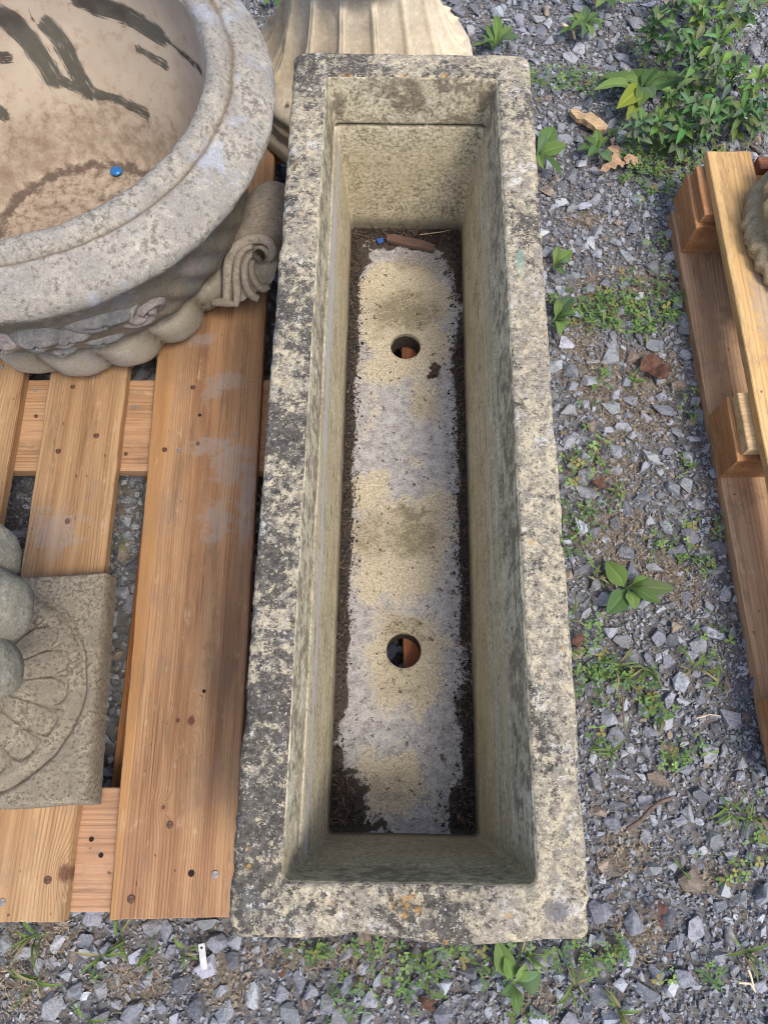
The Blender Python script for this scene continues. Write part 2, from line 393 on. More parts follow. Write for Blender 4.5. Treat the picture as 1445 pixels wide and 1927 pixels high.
# ------------------------------------------------------------------ round basin
BC = Vector((-.566, .98, Z_PAL))
def build_basin():
    t = empty('round_basin', BC)
    # inside: worn peach render with brush strokes of black paint
    q = NT('basin_inside_render')
    f1 = q.noise(45, 6, .75); big = q.noise(6, 3, .6); fine = q.noise(200, 4, .7)
    c = q.mix(q.step(big, .35, .65), srgb(164, 150, 132), srgb(182, 168, 148))
    c = q.mix(q.math('MULTIPLY', q.step(f1, .5, .66), .4), c, srgb(150, 122, 96))
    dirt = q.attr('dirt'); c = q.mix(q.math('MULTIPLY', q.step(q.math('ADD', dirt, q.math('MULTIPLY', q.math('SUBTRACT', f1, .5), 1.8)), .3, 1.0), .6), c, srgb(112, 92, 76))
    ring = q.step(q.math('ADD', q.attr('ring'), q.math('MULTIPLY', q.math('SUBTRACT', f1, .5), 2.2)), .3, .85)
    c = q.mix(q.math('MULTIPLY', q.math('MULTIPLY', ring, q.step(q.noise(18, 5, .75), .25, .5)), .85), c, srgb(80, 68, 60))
    cb = q.n('ShaderNodeCombineXYZ'); q.put(cb.inputs[0], q.math('MULTIPLY', q.attr('pa'), 22)); q.put(cb.inputs[1], q.math('MULTIPLY', q.attr('pt'), 420)); br = q.noise(1, 4, .7, cb.outputs[0])
    pm = q.step(q.math('ADD', q.attr('paint'), q.math('MULTIPLY', q.math('SUBTRACT', q.math('ADD', q.math('MULTIPLY', br, .6), q.math('MULTIPLY', f1, .4)), .5), 3.4)), .36, .68)
    pc = q.mix(q.step(big, .45, .55), srgb(50, 45, 44), srgb(72, 72, 64))
    c = q.mix(q.math('MULTIPLY', pm, .92), c, pc)
    inside = q.done(c, q.bump(f1, .35, .002), .85)
    # rim and outside
    def ex(qq, c):
        b1 = qq.noise(11, 4, .7, qq.map(loc=(5, 3, 1)))
        c = qq.mix(qq.math('MULTIPLY', qq.step(b1, .54, .64), .65), c, srgb(166, 172, 180))
        b2 = qq.noise(26, 5, .75, qq.map(loc=(2, 8, 4)))
        c = qq.mix(qq.math('MULTIPLY', qq.step(b2, .55, .66), .4), c, srgb(206, 198, 178))
        g = qq.attr('body')
        green = qq.mix(qq.noise(40, 5, .7), srgb(92, 84, 66), srgb(146, 138, 118))
        green = qq.mix(qq.math('MULTIPLY', qq.step(qq.noise(13, 4, .7), .5, .6), .6), green, srgb(128, 132, 140))
        green = qq.mix(qq.math('MULTIPLY', qq.step(qq.noise(17, 4, .7, qq.map(loc=(7, 7, 7))), .56, .64), .6), green, srgb(172, 150, 138))
        c = qq.mix(qq.math('MULTIPLY', g, .85), c, green)
        lob = qq.attr('lobe'); c = qq.mix(qq.math('MULTIPLY', lob, .6), c, srgb(186, 176, 158))
        gr = qq.attr('groove'); c = qq.mix(qq.math('MULTIPLY', gr, .65), c, srgb(112, 92, 62))
        return c
    outside = mat_rock_piece('basin_weathered_stone', srgb(176, 168, 152), srgb(146, 140, 130), srgb(88, 81, 73), 110, (.38, .60), .9, ex, .8)
    prof = [(.17, .002), (.232, .006), (.276, .020), (.298, .044), (.302, .072), (.300, .094), (.294, .103), (.282, .108), (.290, .118), (.314, .145), (.328, .185), (.335, .225), (.340, .262),
            (.346, .295), (.354, .312), (.370, .320), (.386, .327), (.3955, .340), (.3975, .352), (.392, .364), (.372, .380), (.352, .391), (.344, .394), (.3375, .390),
            (.333, .394), (.326, .404), (.315, .407), (.304, .402), (.298, .390)]
    Q, th = lathe(prof, 300)
    rr = np.repeat(Q[:, :1], len(th), 1); zz = np.repeat(Q[:, 1:], len(th), 1)
    z = Q[:, 1]; outer = np.arange(len(Q)) < np.argmax(z)
    NL = 18
    w = np.where(outer & (z < .112), np.sin(np.clip(z / .11, 0, 1) * np.pi) ** .4, 0)[:, None]
    ph = (th[None] + .10 + .9 * (z[:, None] - .06)) * NL / 2
    lobe = np.abs(np.cos(ph)) ** .5
    rr = rr + w * (.027 * lobe - .022)
    # carved drapery folds on the side
    wd2 = (np.where(outer, np.exp(-((z - .2) / .06) ** 2), 0))[:, None]
    rr = rr + wd2 * (.004 * np.sin(th[None] * 36 + 90 * z[:, None]) * (np.sin(th[None] * 4.5 + 1) > 0))
    body = np.repeat(np.where(outer & (z < .318), 1.0, 0)[:, None], len(th), 1)
    groove = np.repeat(np.exp(-((Q[:, 0] - .339) / .004) ** 2)[:, None] * (z > .38)[:, None], len(th), 1)
    groove = np.maximum(groove, w * (1 - sst(lobe, .1, .45)))
    lathe_obj('bowl', Q, th, rr, zz, outside, t, dict(body=body.ravel(), groove=groove.ravel(), lobe=(w * lobe).ravel()), (.0018, 34))
    # inner lining
    prof = [(.2985, .392), (.300, .37), (.298, .33), (.288, .28), (.268, .22), (.245, .16), (.226, .108), (.210, .070), (.196, .051), (.184, .0445), (.15, .043), (.08, .043), (.0, .043)]
    Q, th = lathe(prof, 300)
    rr = np.repeat(Q[:, :1], len(th), 1); zz = np.repeat(Q[:, 1:], len(th), 1)
    V = np.stack([rr * np.cos(th), rr * np.sin(th), zz], -1).reshape(-1, 3)
    # paint strokes: photo pixels followed down to the bowl surface
    def hit(u, v):
        a = px(u, v, Z_PAL + .43) - BC; b = px(u, v, Z_PAL + .02) - BC
        for k in range(240):
            p = a.lerp(b, k / 239); r = math.hypot(p.x, p.y)
            if r > np.interp(p.z, Q[::-1, 1], Q[::-1, 0]) and p.z < .39: return np.array(p)
        return np.array(b)
    paint = np.zeros(len(V)); pa = np.zeros(len(V)); pt_ = np.zeros(len(V))
    for S, wdt, s in [([(4, 30), (30, 48), (60, 80), (85, 120), (100, 145)], .022, .95), ([(92, 48), (115, 75), (130, 105), (150, 145), (165, 170)], .020, .9),
                      ([(100, 142), (135, 158), (175, 175), (215, 182), (240, 195), (275, 213)], .012, .85), ([(150, -5), (195, 12), (235, 25), (262, 42), (300, 65)], .020, 1.0),
                      ([(300, 62), (330, 88), (355, 110), (378, 132)], .007, .8), ([(262, 90), (285, 105), (312, 122)], .010, .75), ([(-4, 108), (14, 106)], .012, .8),
                      ([(-8, 205), (6, 215)], .014, .9), ([(55, 15), (62, 35)], .006, .45), ([(150, -30), (170, -8)], .03, 1)]:
        H = [hit(*p) for p in S]
        run = 0.0
        for i in range(len(H) - 1):
            d_ = H[i + 1] - H[i]; l_ = np.linalg.norm(d_); d_ = d_ / l_; sd_ = np.cross(d_, [H[i][0], H[i][1], -.2]); sd_ /= np.linalg.norm(sd_)
            al = (V - H[i]) @ d_; ac = np.clip(al, 0, l_); dd = np.linalg.norm(V - (H[i] + ac[:, None] * d_), axis=1)
            w_ = s * (1 - .25 * (run + ac) / .35) * sst(dd, wdt * 1.3, wdt * .5); up_ = w_ > paint
            paint = np.where(up_, w_, paint); pa = np.where(up_, run + al, pa); pt_ = np.where(up_, (V - H[i]) @ sd_, pt_); run += l_
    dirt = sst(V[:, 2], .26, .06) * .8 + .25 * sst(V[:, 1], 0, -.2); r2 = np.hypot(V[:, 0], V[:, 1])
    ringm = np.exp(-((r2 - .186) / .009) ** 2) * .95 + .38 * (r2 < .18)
    mesh_obj('inner_lining', V, gridfaces(len(Q), len(th), True)[:, ::-1], inside, t, True, dict(paint=paint, pa=pa, pt=pt_, dirt=dirt, ring=ringm))
    # scroll handle, seen against the trough
    hm = mat_rock_piece('handle_stone', srgb(176, 164, 148), srgb(134, 124, 108), srgb(84, 78, 64), 90, (.44, .66), .7)
    az = R(-12); er = Vector((math.cos(az), math.sin(az), 0)); et = Vector((-math.sin(az), math.cos(az), 0))
    def P(r, tt, z): return er * r + et * tt + Vector((0, 0, z))
    HP = er * .368 - et * .042 + Vector((0, 0, .155)); HN = (et * -.78 + Vector((0, 0, .62))).normalized()      # front face leans back
    def on_plane(u, v, depth=0.0):
        "pixel followed to the upright front face of the handle"
        a = px(u, v, .6) - BC; b = px(u, v, .1) - BC; ta, tb = (a - HP).dot(HN), (b - HP).dot(HN); f = (0 - ta) / (tb - ta)
        return a.lerp(b, f) + (et if depth > .01 else -HN) * depth
    Zm = lambda L: [(360 + x / 6.425, 320 + y / 6.425) for x, y in L]
    out = Zm([(420, 1660), (385, 1350), (395, 1100), (480, 880), (640, 770), (800, 745), (960, 800), (1040, 930), (1050, 1150), (1010, 1330), (930, 1430), (780, 1500), (600, 1620)])
    n = len(out); V, rows = [], [0.006, .012, .06, .115, .125]
    for k, dpt in enumerate(rows):
        c0 = on_plane(850, 1010) * 0
        pts = [on_plane(u, v, dpt) for u, v in out]; c0 = sum(pts, Vector()) / n; f = (.93, 1, 1.04, 1.04, .95)[k]
        V += [tuple(c0 + (p - c0) * f) for p in pts]
    F = [tuple(int(x) for x in f) for f in gridfaces(len(rows), n, True)] + [tuple(range(n)), tuple(range((len(rows) - 1) * n, len(rows) * n))]
    sc_ = mesh_obj('scroll_handle', V, F, hm, t)
    md = sc_.modifiers.new('smooth', 'SUBSURF'); md.levels = md.render_levels = 2
    def ridge(name, L, rads, depth=0.0, flat=.9):
        pts = [on_plane(u, v, depth) for u, v in Zm(L)]; fine = []
        m_ = len(pts)
        for i in range(m_ - 1):
            p0, p1, p2, p3 = pts[max(i - 1, 0)], pts[i], pts[i + 1], pts[min(i + 2, m_ - 1)]
            for s_ in (0, .2, .4, .6, .8): fine.append(.5 * ((2 * p1) + (p2 - p0) * s_ + (2 * p0 - 5 * p1 + 4 * p2 - p3) * s_ ** 2 + (3 * p1 - p0 - 3 * p2 + p3) * s_ ** 3))
        fine.append(pts[-1]); rr_ = np.interp(np.linspace(0, 1, len(fine)), np.linspace(0, 1, len(rads)), rads)
        V, F = sweep(fine, list(rr_), 14, flat, up=HN); return mesh_obj(name, V, F, hm, sc_)
    ridge('scroll_band', [(430, 1640), (430, 1350), (450, 1110), (540, 930), (690, 840), (850, 825), (960, 890), (985, 1000), (930, 1080)], [.0075, .008, .009, .0095, .0095, .009, .008, .007])
    ridge('scroll_flute', [(760, 910), (640, 960), (565, 1090), (545, 1300), (560, 1480), (540, 1640)], [.004, .0052, .006, .0068, .0078, .005], -.002)
    ridge('scroll_flute', [(760, 1010), (680, 1060), (640, 1200), (660, 1380), (720, 1500), (820, 1560)], [.004, .0052, .006, .0068, .0078, .006], .000)
    ridge('scroll_flute', [(770, 1080), (730, 1150), (735, 1270), (790, 1380), (870, 1430), (940, 1400)], [.004, .0052, .006, .0068, .0078, .005], .002)
    ridge('scroll_lip', [(270, 1600), (350, 1590), (440, 1600), (520, 1610)], [.006, .008, .008, .006], -.002)
    e0 = on_plane(*Zm([(850, 1010)])[0])
    V, F = sweep([e0 + HN * .012, e0 + HN * .010, e0 + HN * .005, e0 - HN * .03], [.010, .0135, .0150, .0150], 24, up=Vector((1, 0, 0))); mesh_obj('scroll_eye', V, F, hm, sc_)
    # carved rosette and swag leaves on the side
    pm = mat_rock_piece('rosette_stone', srgb(166, 154, 146), srgb(132, 124, 118), srgb(88, 86, 86), 70, (.44, .64), .6)
    bm_ = mat_rock_piece('swag_stone', srgb(146, 142, 134), srgb(106, 106, 106), srgb(132, 118, 108), 70, (.44, .64), .6)
    def on_side(u, v, zz):
        p = px(u, v, Z_PAL + zz) - BC; return math.atan2(p.y, p.x)
    def relief(name, u, v, z0, rx, rz, tilt, depth, mat, twist=0, r0=None):
        a0 = on_side(u, v, z0); e1 = Vector((-math.sin(a0), math.cos(a0), 0)); er_ = Vector((math.cos(a0), math.sin(a0), 0))
        rb = np.interp(z0, [.11, .145, .185, .225, .262], [.289, .314, .328, .335, .340]); n1, n2 = 12, 40
        e2 = (Vector((0, 0, 1)) + er_ * .12).normalized(); e3 = (er_ - e2 * er_.dot(e2)).normalized()
        V = [tuple(er_ * rb + Vector((0, 0, z0)) + e3 * depth)]
        for i in range(1, n1 + 1):
            f = i / n1
            for k in range(n2):
                w = 2 * math.pi * k / n2; x_ = f * math.cos(w) * rx; y_ = f * math.sin(w) * rz
                hgt = depth * (1 - f ** 3) + (.75 if name == 'rosette' else .22) * depth * math.sin(w * 3 + f * twist) * f * (1 - f) * 2.2
                xx = x_ * math.cos(tilt) - y_ * math.sin(tilt); yy = x_ * math.sin(tilt) + y_ * math.cos(tilt)
                V.append(tuple(er_ * rb + Vector((0, 0, z0)) + e1 * xx + e2 * yy + e3 * (hgt - .006)))
        F = [(0, 1 + k, 1 + (k + 1) % n2) for k in range(n2)] + [tuple(int(x) for x in f) for f in gridfaces(n1, n2, True, 1)]
        return mesh_obj(name, V, F, mat, t)
    relief('rosette', 268, 582, .205, .046, .036, .25, .014, pm, 11)
    relief('swag_leaf', 190, 592, .225, .058, .024, -.12, .016, bm_, 3)
    relief('swag_leaf', 128, 606, .205, .044, .026, .25, .018, bm_, 4)
    relief('swag_leaf', 72, 612, .215, .046, .034, .2, .024, bm_, 2)
    relief('swag_leaf', 15, 622, .20, .036, .030, .4, .022, pm, 3)
    relief('swag_leaf', 190, 630, .165, .040, .015, -.15, .014, bm_, 2)
    relief('swag_leaf', 120, 636, .150, .034, .016, .3, .014, bm_, 3)
    tag(t, 'large round stone basin with wide lichened rim and black brush strokes inside', 'basin')
build_basin()

# ------------------------------------------------------------------ fluted pedestal behind the trough
def build_pedestal():
    t = empty('fluted_pedestal', (-.045, 1.385, Z_PAL))
    def ex(q, c):
        r = q.attr('ridge'); c = q.mix(q.math('MULTIPLY', q.step(q.math('ADD', r, q.noise(60, 4, .7)), .95, 1.25), .55), c, srgb(226, 212, 182))
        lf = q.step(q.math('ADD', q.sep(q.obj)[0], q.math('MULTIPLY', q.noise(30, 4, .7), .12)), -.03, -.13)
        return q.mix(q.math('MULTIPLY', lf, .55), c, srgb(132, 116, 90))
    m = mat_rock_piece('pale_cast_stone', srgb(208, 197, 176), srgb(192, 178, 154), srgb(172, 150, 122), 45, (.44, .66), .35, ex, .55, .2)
    prof = [(.20, .0), (.236, .002), (.240, .018), (.236, .034), (.224, .04), (.221, .052), (.228, .060), (.229, .072), (.221, .082), (.228, .094), (.226, .106), (.214, .116), (.192, .128), (.170, .155), (.150, .198),
            (.134, .245), (.126, .280), (.121, .302), (.119, .315), (.131, .319), (.137, .330), (.132, .343), (.120, .348), (.06, .349), (.0, .349)]
    Q, th = lathe(prof, 420); z = Q[:, 1:]; rr = np.repeat(Q[:, :1], len(th), 1); zz = np.repeat(z, len(th), 1)
    w = sst(z, .118, .134) * (1 - sst(z, .285, .312))
    p = ((th[None] + math.pi / 2) / (2 * math.pi) * 14 + .5) % 1 - .5
    pos = .43 - .11 * sst(z, .23, .125)
    ridge = np.exp(-((np.abs(p) - pos) / .05) ** 2) + .8 * np.exp(-((np.abs(p) - .485) / .035) ** 2)
    flute = -np.cos(np.clip(np.abs(p) / (pos - .03), 0, 1) * np.pi / 2) ** .8
    rr = rr + w * (.011 * ridge + .010 * flute) * (.6 + .8 * sst(z, .26, .1))
    bulb = np.exp(-((z - .132) / .010) ** 2) * np.exp(-((np.abs(p) - pos - .03) / .08) ** 2)
    rr = rr + .012 * bulb
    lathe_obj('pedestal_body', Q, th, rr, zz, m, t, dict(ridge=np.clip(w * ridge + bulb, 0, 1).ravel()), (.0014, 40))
    tag(t, 'pale cream round pedestal with fluted flaring sides behind the trough', 'pedestal')
build_pedestal()

# ------------------------------------------------------------------ finial with square base
def build_finial():
    c = Vector((-.617, .132, Z_PAL)); t = empty('fruit_finial', c, R(3.0))
    m = mat_rock_piece('plinth_stone', srgb(164, 152, 130), srgb(136, 126, 110), srgb(72, 65, 58), 170, (.38, .58), .8, None, .75)
    hw, hl, H, N = .178, .177, .053, 210
    # surface wrapped over the plinth: side, rounded arris, carved top
    g = np.linspace(-1, 1, N); X, Y = np.meshgrid(g, g, indexing='ij'); e = np.maximum(np.abs(X), np.abs(Y))
    topw = .955
    s = np.where(e > topw, topw / np.maximum(e, 1e-6), 1); xx, yy = X * s / topw, Y * s / topw
    dn = np.clip((e - topw) / (1 - topw), 0, 1)
    bev = .006 * (1 - np.exp(-dn * 6)); px_, py_ = xx * (hw - .006) + np.sign(xx) * 0 * bev, yy * (hl - .006)
    px_ = px_ * (1 + bev / hw); py_ = py_ * (1 + bev / hl)
    r = np.hypot(px_, py_ * 1.0); a = np.arctan2(py_, px_)
    hgt = H - dn * H
    top = dn <= 0
    hgt = hgt - np.where(top, .008 * np.exp(-((r - .157) / .0045) ** 2), 0)
    pet = np.abs(((a + .3) / (2 * math.pi) * 16) % 1 - .5) * 2          # 0 mid, 1 at the seams
    inner = sst(r, .150, .143)
    tip = .132 - .030 * pet ** 4
    hgt = hgt + np.where(top, inner * (.004 - .005 * sst(pet, .86, 1.0) * sst(r, .145, .12) - .005 * np.exp(-((r - tip) / .0035) ** 2) + .018 * sst(r, .13, .05)), 0)
    V = np.stack([px_, py_, np.maximum(hgt, 0)], -1).reshape(-1, 3)
    V[:, 2] += np.where(V[:, 2] > .01, .0009 * fbm(V, 60, 3, 3) + .0007 * fbm(V, 160, 7, 2), 0)
    V[:, 0] += .0016 * fbm(V, 35, 4, 3); V[:, 1] += .0016 * fbm(V, 35, 9, 3)
    mesh_obj('square_base', V, gridfaces(N, N), m, t)
    g2 = mat_rock_piece('fruit_stone', srgb(156, 150, 132), srgb(120, 116, 102), srgb(84, 80, 72), 90, (.40, .62), 1.0, None, .7)
    Q, th = lathe([(.075, .055), (.05, .075), (.042, .11), (.05, .16), (.08, .21), (.12, .25), (.15, .29), (.155, .33), (.11, .37), (.0, .40)], 64)
    rr = np.repeat(Q[:, :1], 64, 1); zz = np.repeat(Q[:, 1:], 64, 1)
    lathe_obj('stem', Q, th, rr, zz, g2, t, None, (.001, 50))
    u, v = np.meshgrid(np.linspace(0, np.pi, 25), np.linspace(0, 2 * np.pi, 36, endpoint=False), indexing='ij')
    S = np.stack([np.sin(u) * np.cos(v), np.sin(u) * np.sin(v), np.cos(u)], -1).reshape(-1, 3)
    FS = gridfaces(25, 36, True)
    k = 0
    for R0, z0, cnt, rad, a0 in [(.150, .335, 13, .048, 8), (.112, .39, 10, .050, 30), (.062, .425, 6, .05, 10), (.0, .44, 1, .05, 0)]:
        for i in range(cnt):
            a = R(a0) + 2 * math.pi * i / cnt; k += 1
            W = S * rad * [.95, 1, 1.3]; W = W * (1 + .10 * vnoise(S, 1.8, k)[:, None] + .045 * vnoise(S, 4, k)[:, None] + .012 * vnoise(S, 11, k)[:, None])
            mesh_obj('fruit', W + [R0 * math.cos(a), R0 * math.sin(a) + .035, z0], FS, g2, t)
    tag(t, 'grey stone fruit finial on a square carved rosette base, cut off by left edge', 'finial')
build_finial()

# ------------------------------------------------------------------ wood
def wood(name, lite, dark, seed, knots=(), dust=(), dark_blobs=(), freq=150, axis=1, grey=.0, band=None):
    "grain runs along local axis (0 or 1)"
    q = NT(name)
    v = q.map(loc=(seed * 1.37, seed * .71, seed * .33)) if axis == 1 else q.map(rot=(0, 0, math.pi / 2), loc=(seed * 1.37, seed * .71, seed * .33))
    wob = q.noise(1, 2, .5, q.map(v, sc=(4, 1.0, 4)))
    s = q.sep(v); o = q.sep(q.obj)
    off = q.math('ADD', q.math('MULTIPLY', wob, .06), q.math('MULTIPLY', q.noise(1, 3, .6, q.map(v, sc=(38, 1.1, 38), loc=(8, 8, 8))), .012))
    kd = None; kc = None
    for (kx, ky, kr) in knots:
        a = q.map(sc=(1 / kr, .55 / kr, 0), loc=(-kx / kr, -ky * .55 / kr, 0)) if axis == 1 else q.map(sc=(.55 / kr, 1 / kr, 0), loc=(-kx * .55 / kr, -ky / kr, 0))
        ln = q.n('ShaderNodeVectorMath'); ln.operation = 'LENGTH'; q.put(ln.inputs[0], a)
        g = q.math('DIVIDE', 1, q.math('ADD', 1, q.math('MULTIPLY', ln.outputs[1], ln.outputs[1])))
        off = q.math('ADD', off, q.math('MULTIPLY', g, .016 + kr * .9))
        a2 = q.map(sc=(1 / kr, .85 / kr, 0), loc=(-kx / kr, -ky * .85 / kr, 0))
        l2 = q.n('ShaderNodeVectorMath'); l2.operation = 'LENGTH'; q.put(l2.inputs[0], a2)
        core = q.step(q.math('ADD', l2.outputs[1], q.math('MULTIPLY', q.noise(120, 3), .5)), 1.0, .6)
        kd = core if kd is None else q.math('MAXIMUM', kd, core)
    ph = q.math('MULTIPLY', q.math('ADD', s[0 if axis == 1 else 0], off), freq * 1.7 * 6.28)
    wave = q.math('MULTIPLY_ADD', q.math('SINE', ph), .5, .5)
    wave = q.math('MULTIPLY', q.math('POWER', wave, 2.2), q.step(q.noise(1, 4, .65, q.map(v, sc=(34, .9, 34), loc=(5, 2, 1))), .32, .68))
    lines = q.step(q.noise(1, 5, .8, q.map(v, sc=(260, 1.6, 260), loc=(2, 4, 6))), .50, .66)
    fib = q.noise(1, 4, .7, q.map(v, sc=(330, 9, 330)))
    fib2 = q.noise(1, 4, .65, q.map(v, sc=(26, 1.2, 26)))
    c = q.mix(q.step(fib2, .3, .7), dark, lite)
    c = q.mix(q.math('MULTIPLY', wave, q.math('MULTIPLY_ADD', fib, .75, .02)), c, tuple(x * .45 for x in dark[:3]) + (1,))
    c = q.mix(q.math('MULTIPLY', lines, .42), c, tuple(x * .5 for x in dark[:3]) + (1,))
    c = q.mix(q.math('MULTIPLY', q.step(fib, .55, .72), .3), c, tuple(min(1, x * 1.35) for x in lite[:3]) + (1,))
    big = q.noise(9, 5, .7, q.map(loc=(seed, 3, 1)))
    c = q.mix(q.math('MULTIPLY', q.step(big, .52, .68), .35 + grey), c, srgb(126, 108, 92))
    c = q.mix(q.math('MULTIPLY', q.step(q.noise(1, 5, .75, q.map(v, sc=(45, 5, 45))), .52, .66), .4), c, srgb(96, 78, 62))
    spl = q.step(q.noise(1, 3, .6, q.map(v, sc=(150, 1.3, 150), loc=(3, 1, 0))), .70, .74); c = q.mix(q.math('MULTIPLY', spl, .6), c, srgb(62, 46, 36))
    scf = q.step(q.noise(1, 6, .8, q.map(v, sc=(60, 18, 60), loc=(1, 9, 0))), .57, .68); c = q.mix(q.math('MULTIPLY', scf, .35), c, srgb(206, 184, 152))
    spk = q.step(q.noise(85, 3, .6, q.map(v, sc=(1, .6, 1))), .69, .73)
    c = q.mix(q.math('MULTIPLY', spk, .7), c, srgb(66, 50, 40))
    if band:
        bx, bw, bc = band
        b = q.step(q.math('ABSOLUTE', q.math('SUBTRACT', q.math('ADD', o[0], q.math('MULTIPLY', wob, .02)), bx)), bw * 1.15, bw * .85)
        c = q.mix(q.math('MULTIPLY', b, .45), c, bc)
    def blob(cx, cy, rx, ry, amt=2.2):
        a = q.map(sc=(1 / rx, 1 / ry, 0), loc=(-cx / rx, -cy / ry, 0))
        ln = q.n('ShaderNodeVectorMath'); ln.operation = 'LENGTH'; q.put(ln.inputs[0], a)
        return q.step(q.math('ADD', ln.outputs[1], q.math('MULTIPLY', q.math('SUBTRACT', q.noise(55, 6, .75), .5), amt)), 1.1, .45)
    for b in dark_blobs: c = q.mix(q.math('MULTIPLY', blob(*b, .9), .3), c, srgb(92, 78, 66))
    for b in dust: c = q.mix(q.math('MULTIPLY', blob(*b, 3.6), .42), c, srgb(150, 144, 138))
    if kd is not None: c = q.mix(q.math('MULTIPLY', kd, .8), c, srgb(88, 52, 40))
    h = q.math('SUBTRACT', q.math('MULTIPLY', fib, .6), q.math('MULTIPLY', wave, .5))
    return q.done(c, q.bump(h, .7, .0018), .85)

def plank(name, q4, z0, z1, mat, parent, axis=1, origin=None, ragged=.0008):
    "board from four corners (near-left, near-right, far-right, far-left) between z0 and z1, grid with softened arrises"
    q4 = [Vector((p[0], p[1])) for p in q4]; o = sum(q4, Vector((0, 0))) / 4
    na, nb = (8, 60) if (q4[3] - q4[0]).length > (q4[1] - q4[0]).length else (60, 8)
    e = .0016; us = np.unique(np.concatenate([np.linspace(0, 1, na)])); vs = np.linspace(0, 1, nb)
    lw, ll = (q4[1] - q4[0]).length, (q4[3] - q4[0]).length
    us = np.sort(np.concatenate([us, [e / lw, 1 - e / lw]])); vs = np.sort(np.concatenate([vs, [e / ll, 1 - e / ll]]))
    V = []; 
    def pt(u, v): return q4[0] * (1 - u) * (1 - v) + q4[1] * u * (1 - v) + q4[2] * u * v + q4[3] * (1 - u) * v
    for top in (1, 0):
        for u in us:
            for v in vs:
                p = pt(u, v) - o; ed = (u <= 0 or u >= 1 or v <= 0 or v >= 1)
                z = (z1 - (e if ed else 0)) if top else (z0 + (e if ed else 0)); V.append((p.x, p.y, z - z0))
    n, m = len(us), len(vs); F = [tuple(int(x) for x in f)[::-1] for f in gridfaces(n, m)] + [tuple(int(x) for x in f) for f in gridfaces(n, m, off=n * m)]
    B = n * m
    for i in range(n - 1):
        F.append((i * m, (i + 1) * m, B + (i + 1) * m, B + i * m)); a = i * m + m - 1; b = a + m; F.append((b, a, B + a, B + b))
    for j in range(m - 1):
        F.append((j + 1, j, B + j, B + j + 1)); a = (n - 1) * m + j; F.append((a, a + 1, B + a + 1, B + a))
    V = np.array(V); V0 = V.copy()
    V[:, 0] += ragged * fbm(V0 + [o.x, o.y, 0], 30, 2, 3); V[:, 1] += ragged * fbm(V0 + [o.x, o.y, 0], 45, 5, 3); V[:, 2] += .0005 * fbm(V0 + [o.x, 0, 0], 18, 6, 2)
    ob = mesh_obj(name, V, F, mat, parent, False)
    ob.location = (o.x - parent.location.x, o.y - parent.location.y, z0 - parent.location.z)
    return ob

nail_mats = [flat_mat('rusty_nail', srgb(92, 66, 52), .55, .5, 300), flat_mat('dull_steel_nail', srgb(132, 126, 120), .4, .35, 300), flat_mat('dark_nail_hole', srgb(44, 34, 28), .9, .3, 300)]
nail_me = []
def nail_mesh(k):
    bm = bmesh.new(); bmesh.ops.create_cone(bm, cap_ends=True, segments=14, radius1=.0046, radius2=.0040, depth=.0028)
    me = bpy.data.meshes.new('nail'); bm.to_mesh(me); bm.free(); me.materials.append(nail_mats[k]); return me
for k in range(3): nail_me.append(nail_mesh(k))
def nail(pl, u, v, zt, k=0, s=1.0):
    p = px(u, v, zt); o = bpy.data.objects.new('nail', nail_me[k]); col.objects.link(o); o.parent = pl
    w = Vector(pl.location) + Vector(pl.parent.location)
    o.location = (p.x - w.x, p.y - w.y, zt - w.z + (.0006 if k < 2 else -.0006)); o.scale = (s, s, 1)
    o.rotation_euler = (random.uniform(-.12, .12), random.uniform(-.12, .12), 0)

def lp(u, v, z, quad):
    "pixel -> local xy of a plank with these corners"
    o = sum((Vector((p[0], p[1])) for p in quad), Vector((0, 0))) / 4; p = px(u, v, z); return (p.x - o.x, p.y - o.y)

